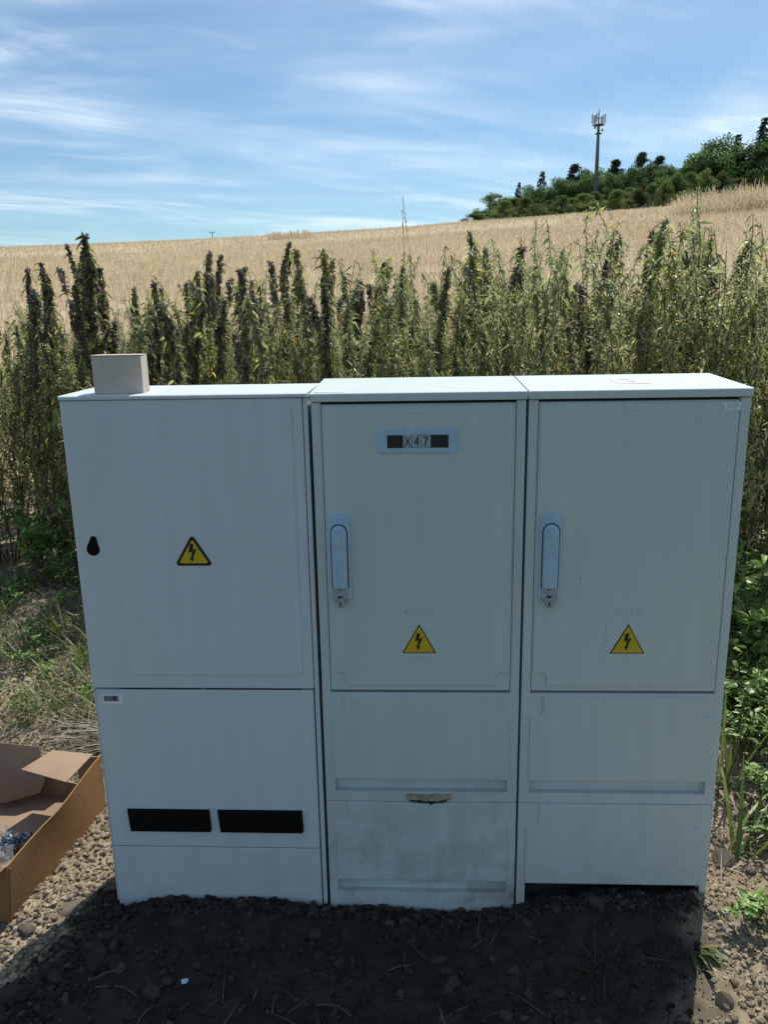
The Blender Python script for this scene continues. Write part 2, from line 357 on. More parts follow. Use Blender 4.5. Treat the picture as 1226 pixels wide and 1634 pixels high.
m_pale = mat("printed_grey", (.35, .38, .40), rough=.5)
m_crumb = mat("tan_foam", (0.336, 0.288, 0.204), rough=.95, var=.35, nscale=60, bump=.6, bscale=120)

def tri_sign(root, parent_name, cx, zb, w, h, y, border, r=0.0, plate=True):
    """warning triangle: black backing, yellow face, arrowed bolt"""
    def tri(k):
        if r:
            out = []; pts = [(cx-w/2+k*1.73, zb+k), (cx+w/2-k*1.73, zb+k), (cx, zb+h-2*k)]; rr = max(.0008, r-k*.5)
            C_ = np.mean(pts, axis=0)
            for i, p in enumerate(pts):
                a0 = (150, 270, 30)[i]; ctr = np.array(p)+(C_-np.array(p))/np.linalg.norm(C_-np.array(p))*rr*2
                for q in range(6): out.append((ctr[0]+rr*math.cos(R(a0+24*q)), ctr[1]+rr*math.sin(R(a0+24*q))))
            return out
        return [(cx-w/2+k*1.73, zb+k), (cx+w/2-k*1.73, zb+k), (cx, zb+h-2*k)]
    p = PB(); p.plate(tri(0), y-.0012, y); s = p.build("warning_sign", m_ink, root)
    p = PB(); p.plate(tri(border), y-.0018, y-.0004); p.build("sign_face", m_yel, s)
    k = h/.072
    bolt = [(-.006, .044), (-.0095, .0235), (-.0015, .027), (-.005, .011), (-.0085, .012), (-.0032, .0025), (.0022, .0125), (-.0008, .0117), (.0085, .0335), (.0, .0295), (.002, .0445)]
    p = PB(); p.plate([(cx+a*k, zb+.006*k+c*k) for a, c in bolt], y-.0024, y-.001); p.build("bolt_symbol", m_ink, s)
    return s
def text(root, s, x, z, size, y, m, ext=.0003, xs=1.0, name="lettering"):
    cu = bpy.data.curves.new(name, 'FONT'); cu.body = s; cu.size = size; cu.extrude = ext; cu.align_x = 'CENTER'
    o = bpy.data.objects.new(name, cu); COL.objects.link(o)
    me = bpy.data.meshes.new_from_object(o.evaluated_get(bpy.context.evaluated_depsgraph_get()))
    bpy.data.objects.remove(o); bpy.data.curves.remove(cu)
    me.transform(Matrix.Translation((x, y, z)) @ Matrix.Rotation(R(90), 4, 'X') @ Matrix.Diagonal((xs, 1, 1, 1)))
    me.materials.clear(); return link(name, me, m, root)
def notched(x0, x1, z0, z1, top=None, bot=None, k=4):
    """outline with stepped corners at top or bottom (width, height)"""
    out = []
    def arc(cx, cz, a0, a1, rr): return [(cx+rr*math.cos(R(a0+(a1-a0)*i/k)), cz+rr*math.sin(R(a0+(a1-a0)*i/k))) for i in range(k+1)]
    if bot:
        w, h = bot; rr = .012
        out += [(x0, z0+h+.004)] + [(x0+.004, z0+h)] + arc(x0+w-rr, z0+h-rr, 90, 0, rr) + [(x0+w, z0+.001)]
        out += [(x1-w, z0+.001)] + arc(x1-w+rr, z0+h-rr, 180, 90, rr) + [(x1-.004, z0+h), (x1, z0+h+.004)]
    else: out += [(x0, z0), (x1, z0)]
    if top:
        w, h = top; rr = .014
        out += [(x1, z1-h-.006), (x1-.005, z1-h)] + arc(x1-w+rr, z1-h+rr, 270, 180, rr) + [(x1-w, z1), (x0+w, z1)]
        out += arc(x0+w-rr, z1-h+rr, 0, -90, rr) + [(x0+.005, z1-h), (x0, z1-h-.006)]
    else: out += [(x1, z1), (x0, z1)]
    return out
def recess_panel(p, x0, x1, z0, z1, sx0, sx1, s0, s1, d=.016, yb=.03, back=True):
    """flat panel with one long recessed strip s0..s1"""
    p.box(x0, sx0, 0, yb, z0, z1); p.box(sx1, x1, 0, yb, z0, z1); p.box(sx0, sx1, 0, yb, s1, z1); p.box(sx0, sx1, 0, yb, z0, s0)
    if back: p.box(sx0-.001, sx1+.001, d, yb-.002, s0-.001, s1+.001)
def handle(root, x, z0, z1, w):
    p = PB(); p.plate(rrect(x-w/2, x+w/2, z0, z1, .015, rb=.006), -.017, 0, .005); h = p.build("handle", m_grip, root)
    g = w*.36; zt = z1-.022; zb = z0+.03
    p = PB(); p.plate([(x-g-.0026, zb), (x+g+.0026, zb)]+[(x+(g+.0026)*math.cos(a), zt-g+(g+.0026)*math.sin(a)) for a in np.linspace(0, math.pi, 11)], -.0176, -.014)
    p.build("grip_recess", m_gap, h)
    p = PB(); p.plate([(x-g, zb-.001), (x+g, zb-.001)]+[(x+g*math.cos(a), zt-g+g*math.sin(a)) for a in np.linspace(0, math.pi, 11)], -.027, -.014, .005)
    p.build("grip", m_grip, h)
    p = PB(); zz = zt-.055; arc = [(x+g*.75*math.cos(a), zz+.006*math.sin(a)) for a in np.linspace(.3, math.pi-.3, 9)]
    p.tube([(a, -.0272, c) for a, c in arc], .0006, 5); p.build("grip_groove", m_pale, h)
    p = PB(); p.plate(rrect(x-g-.001, x+g+.001, zb-.030, zb+.002, .004), -.021, -.010, .002)
    p.plate(rrect(x-.007, x+.008, zb-.045, zb-.022, .003), -.025, -.012, .002); p.plate(rrect(x-.019, x-.010, zb-.020, zb-.014, .002), -.018, -.012, .001)
    p.plate(rrect(x+.010, x+.019, zb-.020, zb-.014, .002), -.018, -.012, .001); p.build("lock", m_lock, h)
    p = PB(); p.plate(rrect(x-.003, x+.001, zb-.004, zb+.003, .001), -.0228, -.021); p.plate(rrect(x-.006, x+.004, zb-.022, zb-.017, .001), -.0228, -.021)
    p.plate([(x-.003, zb-.040), (x+.0005, zb-.041), (x+.0025, zb-.030), (x+.001, zb-.029)], -.0256, -.024)
    p.build("keyhole", m_gap, h)
def twin_cabinet(name, x0, x1, m, label):
    """free-standing plastic pillar: roof, posts, door with handle, two skirting panels"""
    root = empty(name, ((x0+x1)/2, .13, 0)); cx = (x0+x1)/2; w = x1-x0
    inv = Matrix.Translation((-cx, -.13, 0))
    p = PB(); p.box(x0+.004, x1-.004, .032, .272, -.2, 1.3125); housing = p.build("housing", m, root); bevel(housing, .003)
    for a, b_ in ((x0, x0+.0215), (x1-.0215, x1)):
        p = PB(); p.box(a, b_, .0, .031, .604, 1.3065); bevel(p.build("corner_post", m, root), .0025)
    p = PB(); p.box(x0+.010, x1-.010, .020, .031, .59, 1.308); p.build("door_gap", m_gap, root)
    # roof, rising slightly towards the back, its front edge folded down
    prof = [(-.007, 1.3085), (-.007, 1.324), (-.004, 1.3272), (.274, 1.3372), (.280, 1.334), (.280, 1.309)]
    V = [(x, y, z) for x in (x0-.0012, x1+.0012) for y, z in prof]; n = len(prof)
    p = PB(); p.add(V, [[(i, (i+1) % n, n+(i+1) % n, n+i) for i in range(n)]]); p.add(V[:n], [[tuple(range(n))]]); p.add(V[n:], [[tuple(range(n))[::-1]]])
    bevel(p.build("roof", m, root), .0018)
    # door
    dx0, dx1 = x0+.0225, x1-.0225
    p = PB(); p.plate(rrect(dx0, dx1, .6125, 1.3015, .003, 2), .0, .02, .0018)
    door = p.build("door", m, root)
    p = PB(); p.plate(notched(dx0+.003, dx1-.003, .6265, 1.298, bot=(.032, .034)), -.0042, .001, .0014); p.build("raised_field", m, door)
    p = PB(); p.plate(rrect(cx-.034, cx+.024, 1.281, 1.2975, .002, 2), -.0052, -.001, .0008); p.build("raised_tab", m, door)
    # sign backing with embossed letters
    sxc = cx-.001 if x0 < 0 else cx+.004
    p = PB(); p.plate(rrect(sxc-.050, sxc+.050, .700, .785, .003, 2), -.0056, -.001, .0008); sb = p.build("sign_plate", m, door)
    p = PB(); p.plate(rrect(sxc-.050, sxc+.055, .800, .835, .003, 2), -.0047, -.001, .0005); p.build("badge_plate", m, door)
    text(sb, "ESTA", sxc+.004, .808, .024, -.0047, m, .0011, 1.25, "embossed_letters")
    tri_sign(door, "", sxc, .7125, .080, .073, -.0056, .0022)
    hx = x0+.055
    handle(door, hx, .848, 1.052, .048)
    # under the door: a skirting panel with a long drip recess, then the plinth panel
    p = PB(); recess_panel(p, x0, x1, .3095, .6065, x0+.024, x1-.024, .337, .371); a = p.build("skirting_panel", m, root)
    p = PB(); p.plate(notched(x0+.022, x1-.022, .374, .598, top=(.031, .052)), -.0045, .001, .0014); p.build("raised_field", m, a)
    return root, housing
root2, _ = twin_cabinet("distribution_cabinet", -.2445, .2305, m_cab2, "")
tag(root2, "middle light grey cabinet with the X 47 number plate and a broken lower panel", "cabinet", "cabinets in the field")
x0, x1 = -.2445, .2305
p = PB(); recess_panel(p, x0, x1, -.02, .308, x0+.022, x1-.022, .044, .079); pl = p.build("plinth_panel", m_cab2, root2); tag(pl, "stained plinth panel")
p = PB(); p.plate(notched(x0+.022, x1-.022, .083, .3065, top=(.033, .060)), -.0048, .001, .0014); p.build("raised_field", m_cab2, pl)
# broken lip of the skirting
rng = np.random.default_rng(5); p = PB()
up = [(-.043+.111*i/14, .331+rng.uniform(-.002, .0015)) for i in range(15)]; lo = [(.068-.111*i/14, .312+.006*abs(i-7)/7+rng.uniform(-.003, .003)) for i in range(15)]
p.plate((lo[::-1]+up[::-1])[:0]+[(a, b_) for a, b_ in (lo[::-1]+up[::-1])], -.0052, .002); p.build("broken_edge", m_crumb, root2)
p = PB(); cr = [(-.036, .313), (-.012, .3095), (.012, .3075), (.018, .302), (.024, .3075), (.052, .3115), (.06, .315), (.03, .3125), (.0, .3135)]
p.plate(cr, -.0058, -.001); p.build("crack", m_gap, root2)
# number plate
p = PB(); p.plate(rrect(-.0965, .080, 1.193, 1.2455, .005, 3), -.0085, -.001, .0015); npl = p.build("number_plate", m_grip, root2)
for a, b_ in ((-.076, -.0405), (.0205, .060)):
    p = PB(); p.box(a, b_, -.0093, -.008, 1.205, 1.2335); p.build("black_blank", m_ink, npl)
p = PB(); p.plate([(-.0405, 1.2055), (.0205, 1.2055), (.0205, 1.2335), (-.0405, 1.2335)], -.0090, -.008); p.build("digit_strip", m_whi and mat("pale_blue_tile", (.37, .43, .48), .4), npl)
p = PB()
for xx in (-.0205, -.0005): p.box(xx-.0004, xx+.0004, -.0094, -.0085, 1.2055, 1.2335)
p.box(-.0205, .0205, -.0094, -.0085, 1.2331, 1.2337); p.box(-.0405, .0205, -.0094, -.0085, 1.2053, 1.2058); p.build("tile_edges", m_ink, npl)
for ch, xx in (("X", -.0305), ("4", -.0105), ("7", .010)): text(npl, ch, xx, 1.2085, .0315, -.0094, m_ink, .0003, .72 if ch != "X" else .66, "number")
p = PB(); p.box(-.2385, -.170, .012, .034, 1.3281, 1.3289); st = p.build("roof_sticker", m_whi, root2)

root3, _ = twin_cabinet("distribution_cabinet", .236, .713, m_cab3, "")
tag(root3, "right hand pale grey cabinet with a white sticker on its roof", "cabinet", "cabinets in the field")
x0, x1 = .236, .713
p = PB(); recess_panel(p, x0, x1, -.05, .308, x0+.021, x1-.016, .000, .076, .012, back=False); pl = p.build("plinth_panel", m_cab3, root3); p = PB(); p.box(x0+.020, x1-.015, .0290, .0315, -.01, .077); p.build("open_gap", m_gap, root3)
p = PB(); p.plate(notched(x0+.021, x1-.0205, .079, .3065, top=(.031, .062)), -.0045, .001, .0014); p.build("raised_field", m_cab3, pl)
p = PB(); p.add([(.449, .182, 1.3344), (.448, .086, 1.3309), (.522, .089, 1.3310), (.526, .173, 1.3341)], [[(0, 1, 2, 3)]]); 
p.V[-1] = np.concatenate([p.V[-1]]); st = p.build("roof_sticker", m_whi, root3)
md = st.modifiers.new('solid', 'SOLIDIFY'); md.thickness = .0006; md.offset = 1
p = PB()
zz = lambda y: 1.3272+(.010)*(y+.004)/.278+.0012
for a in ([(.464, .165), (.474, .150), (.478, .160), (.488, .148)], [(.476, .128), (.478, .112), (.490, .122), (.484, .104), (.496, .108)]):
    p.tube([(q[0], q[1], zz(q[1])) for q in a], .0012, 4)
p.build("pen_scribble", m_pale, st)
p = PB(); p.plate([(.658, 1.2795), (.690, 1.2795), (.692, 1.2965), (.651, 1.2965)], -.0052, -.002); st = p.build("data_sticker", m_whi, root3)
p = PB()
for zz_, a, b_ in ((1.2925, .659, .684), (1.2885, .660, .688), (1.2845, .665, .681)): p.box(a, b_, -.0056, -.0050, zz_-.0007, zz_+.0007)
p.build("print", m_pale, st)

# left cabinet: painted, one wide door, vented lower panel
x0, x1 = -.8125, -.2525
root1 = empty("meter_cabinet", ((x0+x1)/2, .11, 0))
tag(root1, "wide left cabinet with a keyhole, large yellow triangle and two black vents", "cabinet", "cabinets in the field")
p = PB(); p.box(x0+.002, x1-.002, .022, .232, -.2, 1.322); bevel(p.build("housing", m_cab1, root1), .003)
p = PB(); prof = [(-.003, 1.319), (-.003, 1.3265), (.002, 1.3285), (.232, 1.3292), (.236, 1.326), (.236, 1.319)]; n = len(prof)
V = [(x, y, z) for x in (x0-.001, x1+.001) for y, z in prof]
p.add(V, [[(i, (i+1) % n, n+(i+1) % n, n+i) for i in range(n)]]); p.add(V[:n], [[tuple(range(n))]]); p.add(V[n:], [[tuple(range(n))[::-1]]]); bevel(p.build("roof", m_cab1, root1), .0015)
p = PB(); p.plate(rrect(x0, x1-.012, .6155, 1.3175, .004, 3), 0, .0215, .002); door = p.build("door", m_cab1, root1)
p = PB(); p.box(x1-.0105, x1, .003, .0215, .0, 1.318); bevel(p.build("hinge_strip", m_cab1, root1), .0015)
p = PB(); p.plate(rrect(-.714, x1-.036, .652, 1.294, .022, 5, .012), -.0030, .001, .0012); rf = p.build("raised_field", m_cab1, door)
p = PB(); p.plate(rrect(-.3195, -.2885, 1.2535, 1.295, .003, 2), -.0040, -.001, .0007); pass
p.build("embossed_badge", m_cab1, door)
p = PB(); kh = [(-.7715+.0155*math.cos(a), .9705+.0155*math.sin(a)) for a in np.linspace(R(152), R(388), 17)] + [(-.7685+.0075*math.cos(a), .9955+.0075*math.sin(a)) for a in np.linspace(R(10), R(170), 9)]
p.plate(kh, -.0016, .001, .0005); p.build("keyhole", m_blk, door)
tri_sign(door, "", -.5335, .9310, .091, .0765, -.0030, .0062, r=.006)
p = PB()
for a, b_ in ((-.745, -.543), (-.527, -.297)): p.box(a, b_, .004, .02, .6105, .6155)
p.build("seam_gap", m_gap, root1)
p = PB(); p.plate(rrect(x0+.006, x1-.014, .1685, .6105, .003, 2), .001, .0215, .002); lp = p.build("lower_panel", m_cab1, root1)
p = PB(); p.box(x0+.001, x0+.0045, .004, .0215, .0, .611); p.build("side_strip", m_cab1, root1)
for a, b_ in ((-.7565, -.5435), (-.5235, -.306)):
    p = PB(); p.plate([(a+.004, .2165), (b_-.003, .2165), (b_, .222), (b_-.002, .279), (a, .279)], -.008, .004, .0025); v = p.build("vent", m_blk, lp)
p = PB(); p.plate(rrect(x0+.006, x1-.014, -.06, .1665, .003, 2), .001, .0215, .0015); p.build("plinth", m_cab1, root1)
p = PB(); p.plate([(-.790, .574), (-.739, .572), (-.739, .597), (-.790, .598)], .0, .002); st = p.build("barcode_sticker", m_whi, lp)
p = PB(); xx = -.786; rng = np.random.default_rng(9)
while xx < -.751:
    w_ = rng.choice([.0006, .0011, .0017]); p.box(xx, xx+w_, -.0006, .0004, .5805, .5945); xx += w_+rng.choice([.0007, .0012])
p.build("bars", m_ink, st)
# re-root: children were built in world coordinates
def settle(root):
    inv = Matrix.Translation(root.location).inverted()
    for ch in root.children: ch.matrix_parent_inverse = inv
for r_ in (root1, root2, root3): settle(r_)

# ------------------------------------------------------------------ small box on the left roof
m_card = mat("grey_board", (0.60, 0.51, 0.42), rough=.85, var=.10, nscale=9, bump=.08, bscale=150)
m_brown = mat("brown_cardboard", (0.27, 0.141, 0.055), rough=.85, var=.16, nscale=5, bump=.08, bscale=90)
m_inner = mat("inner_cardboard", (0.306, 0.212, 0.14), rough=.9, var=.12, nscale=6, bump=.08, bscale=90)
sb = empty("small_carton", (-.690, .066, 1.3287), R(3))
tag(sb, "small closed grey beige carton standing on the roof of the left cabinet", "box")
p = PB(); p.box(-.056, .056, -.026, .026, 0, .084); bevel(p.build("carton_body", m_card, sb), .0015)
p = PB(); p.box(-.0565, .0568, -.0268, -.001, .0845, .0865); p.box(-.0562, .0562, .0005, .0264, .0842, .0860); p.build("flap", m_card, sb)

# ------------------------------------------------------------------ open cardboard carton at the lower left
cb = empty("cardboard_carton", (-1.22, .17, .0)); tag(cb, "open torn brown cardboard carton lying on the soil beside the left cabinet", "box")
FR, BR, BL, FL = np.array((-1.055, -.10)), np.array((-1.0, .41)), np.array((-1.40, .455)), np.array((-1.455, -.055))
def wall(p, a, b_, z0, z1a, z1b, th=.004, inward=None):
    d = (b_-a)/np.linalg.norm(b_-a); n_ = np.array((-d[1], d[0]))*th
    V = [(*a, z0), (*b_, z0), (*(b_+n_), z0), (*(a+n_), z0), (*a, z1a), (*b_, z1b), (*(b_+n_), z1b), (*(a+n_), z1a)]
    p.add(V, [[(0, 3, 2, 1), (4, 5, 6, 7), (0, 1, 5, 4), (1, 2, 6, 5), (2, 3, 7, 6), (3, 0, 4, 7)]])
def cpart(name, p, m, parent=cb):
    o = p.build(name, m, parent)
    if parent is cb: o.matrix_parent_inverse = Matrix.Translation(cb.location).inverted()
    return o
def sag_wall(a, b_, z1, lean, nc=18, nr=8, th=.004):
    """side wall whose front part leans outwards, with a gentle crease"""
    p = PB(); d = (b_-a)/np.linalg.norm(b_-a); n_ = np.array((d[1], -d[0])); s_ = np.linspace(0, 1, nc); r_ = np.linspace(0, 1, nr); S_, R_ = np.meshgrid(s_, r_)
    le = np.interp(S_+.22*(1-R_)-.1, [0, .35, .8, 1], [lean, lean*.95, lean*.25, 0]); o_ = le*R_+.0025*np.sin(S_*9+R_*3)*R_
    for k, sg in ((0, 1), (1, -1)):
        X = a[0]+(b_[0]-a[0])*S_+n_[0]*(o_-k*th); Y = a[1]+(b_[1]-a[1])*S_+n_[1]*(o_-k*th); Z = -.01+(z1+.01)*R_
        i_ = (np.arange(nr-1)[:, None]*nc+np.arange(nc-1)[None]).ravel(); q = np.stack([i_, i_+1, i_+nc+1, i_+nc], 1); p.add(np.stack([X, Y, Z], -1), [q if k == 0 else q[:, ::-1]])
    m_ = nr*nc; t0 = (nr-1)*nc; p.F[4].append(np.array([(t0+i, t0+i+1, m_+t0+i+1, m_+t0+i) for i in range(nc-1)]+[(r*nc, (r+1)*nc, m_+(r+1)*nc, m_+r*nc) for r in range(nr-1)])); p.T[4].append(np.full(nc+nr-2, .5))
    return p
cpart("side_wall", sag_wall(FR, BR, .182, .022), m_brown)
p = PB(); wall(p, FL+np.array((.004, 0)), FR+np.array((.004, .004)), -.01, .16, .172)
p.V[-1][[5, 6], 0] += .020; cpart("front_wall", p, m_brown)
p = PB(); wall(p, BL, FL, -.01, .17, .17); cpart("side_wall", p, m_brown)
mid1 = BR+(BL-BR)*.34; mid2 = BR+(BL-BR)*.20; mid3 = BR+(BL-BR)*.52
p = PB(); wall(p, BR, mid2, -.01, .18, .17); wall(p, mid2, mid1, -.01, .075, .085); wall(p, mid1, mid3, -.01, .15, .16); wall(p, mid3, BL, -.01, .165, .17); cpart("back_wall", p, m_inner)
p = PB(); p.add([(*(FR+(-.006, .006)), .022), (*(BR+(-.006, -.006)), .03), (*(BL+(.006, -.006)), .03), (*(FL+(.006, .006)), .022)], [[(0, 1, 2, 3)]]); cpart("bottom", p, m_inner)
# flaps: one folded flat and sunlit over the back right corner, one upright torn at the back left, one hanging outside
def flap(pts, th=.0035):
    p = PB(); P = np.array(pts, float); n_ = np.cross(P[1]-P[0], P[-1]-P[0]); n_ = n_/np.linalg.norm(n_)*th; k = len(P)
    p.add(np.concatenate([P, P-n_]), [[(i, (i+1) % k, k+(i+1) % k, k+i) for i in range(k)]]); p.add(P, [[tuple(range(k))]]); p.add(P-n_, [[tuple(range(k))[::-1]]]); return p
cpart("flap", flap([(-1.022, .405, .186), (-1.035, .245, .192), (-1.21, .325, .181), (-1.16, .43, .183)]), m_inner)
cpart("flap", flap([(-1.18, .40, .10), (-1.195, .385, .065), (-1.30, .36, .045), (-1.36, .375, .05), (-1.385, .44, .21), (-1.20, .43, .20)]), m_inner)
cpart("flap", flap([(-1.40, .46, .17), (-1.455, -.05, .168), (-1.53, -.03, .15), (-1.48, .47, .15)]), m_inner)
cpart("flap", flap([(-1.040, -.098, .174), (-1.08, -.16, .150), (-1.42, -.12, .145), (-1.45, -.06, .16)]), m_brown)
# crumpled clear film with blue print, lying inside the carton
m_film = bpy.data.materials.new("clear_film"); m_film.use_nodes = True; t = m_film.node_tree; b = t.nodes['Principled BSDF']
b.inputs['Base Color'].default_value = (.42, .46, .50, 1); b.inputs['Roughness'].default_value = .12; b.inputs['Alpha'].default_value = .28
m_filmb = mat("blue_printed_film", (.07, .10, .15), rough=.25, var=.5, nscale=25)
def crumple(name, cx, cy, cz, sx_, sy_, h, seed, m, rz):
    n_ = 22; u_, v_ = np.meshgrid(np.linspace(-1, 1, n_), np.linspace(-1, 1, n_)); 
    z = cz+h*(1.0*np.abs(fbm(u_*1.8+seed, v_*1.8, seed, 4, .6))*1.6)*(1.1-.6*np.maximum(np.abs(u_), np.abs(v_)))
    x = sx_*(u_+.25*fbm(v_*2, u_*2, seed+3, 3)); y = sy_*(v_+.25*fbm(u_*2.3, v_*2, seed+7, 3)); c, s = math.cos(rz), math.sin(rz)
    V = np.stack([cx+c*x-s*y, cy+s*x+c*y, z], -1).reshape(-1, 3); i_ = (np.arange(n_-1)[:, None]*n_+np.arange(n_-1)[None]).ravel()
    return link(name, npmesh(name, V, [np.stack([i_, i_+1, i_+n_+1, i_+n_], 1)]), m)
tag(crumple("plastic_film", -1.23, .09, .035, .10, .14, .085, 4, m_film, .5), "crumpled clear plastic film lying inside the torn cardboard carton", "plastic film")
tag(crumple("plastic_wrapper", -1.165, .165, .045, .04, .025, .045, 9, m_filmb, .4), "blue printed plastic wrapper lying on the clear film in the carton", "wrapper")

# ------------------------------------------------------------------ weeds
GREEN = [(0, (.08, .095, .03)), (.35, (.27, .31, .08)), (.7, (.52, .55, .18)), (.9, (.64, .63, .26)), (.95, (.72, .55, .09)), (1, (.74, .50, .08))]
DARK = [(0, (0.0875, 0.0732, 0.054)), (.4, (0.213, 0.183, 0.138)), (.75, (0.4, 0.354, 0.27)), (1, (0.65, 0.59, 0.48))]
GREY = [(0, (.12, .13, .06)), (.4, (.35, .39, .18)), (.8, (.58, .60, .33)), (.95, (.68, .66, .42)), (1, (.72, .56, .14))]
m_stem = mat("weed_stem", (.075, .065, .032), rough=.6, var=.3, nscale=15, obj_var=.35)
m_leaf = mat("weed_leaf", (.1, .12, .05), rough=.34, tint=GREEN, trans=.58, spec=.5, obj_var=.3)
m_grey = mat("dusty_weed_leaf", (.1, .12, .05), rough=.36, tint=GREY, trans=.58, spec=.5, obj_var=.25)
m_seed = mat("weed_seed_head", (.06, .055, .03), rough=.4, tint=DARK, trans=.4, spec=.4, obj_var=.3)
m_broad = mat("broad_green_leaf", (0.14, 0.28, 0.07), rough=.42, tint=[(0, (0.077, 0.14, 0.0308)), (.5, (0.161, 0.28, 0.063)), (1, (0.294, 0.406, 0.112))], trans=.35, obj_var=.25)
def stemline(rng, base, d, L, k=8, bend=.06):
    s = np.linspace(0, 1, k); off = np.cumsum(rng.normal(0, bend/k, (k, 3)), 0); off[:, 2] *= .2
    P = np.array(base)+np.outer(s*L, d)+off*L; P[0] = base; return P
def along(P, s):
    k = len(P)-1; f = np.clip(s, 0, 1)*k; i = np.minimum(f.astype(int), k-1); return P[i]+(P[i+1]-P[i])*(f-i)[:, None]
def outward(rng, n, down, sp=.3):
    a = rng.uniform(0, 2*np.pi, n); return unit(np.stack([np.cos(a), np.sin(a), down+rng.normal(0, sp, n)], 1))
UP = np.array([0, 0, 1.])
def normals(rng, n): return unit(UP+rng.normal(0, .55, (n, 3)))
def spire(rng, pb, P, s0, rad, dens, size=(.010, .022)):
    L = np.linalg.norm(np.diff(P, axis=0), axis=1).sum()*(1-s0); n = int(dens*L); s = s0+(1-s0)*rng.uniform(0, 1, n)**.9
    lump = .62+.5*np.abs(np.sin(s*L*55+rng.uniform(0, 6)))
    tap = np.clip((1-s)/(1-s0)*2.4, .12, 1)*lump; off = rdir(rng, n)*(rng.uniform(.1, 1, n)**.6*rad*tap)[:, None]
    scatter(pb, DIAM, along(P, s)+off, unit(off)+rdir(rng, n)*.6+np.array([0, 0, -.35]), rdir(rng, n), rng.uniform(*size, n)*1.5, rng.uniform(*size, n)*.9, np.clip(rng.normal(.42, .25, n), 0, 1))
m_seed2 = mat('grey_seed_head', (0.265, 0.248, 0.155), rough=.45, tint=[(0, (0.185, 0.167, 0.115)), (.4, (0.397, 0.373, 0.232)), (.75, (0.608, 0.558, 0.373)), (1, (0.82, 0.745, 0.541))], trans=.45, spec=.4, obj_var=.3)
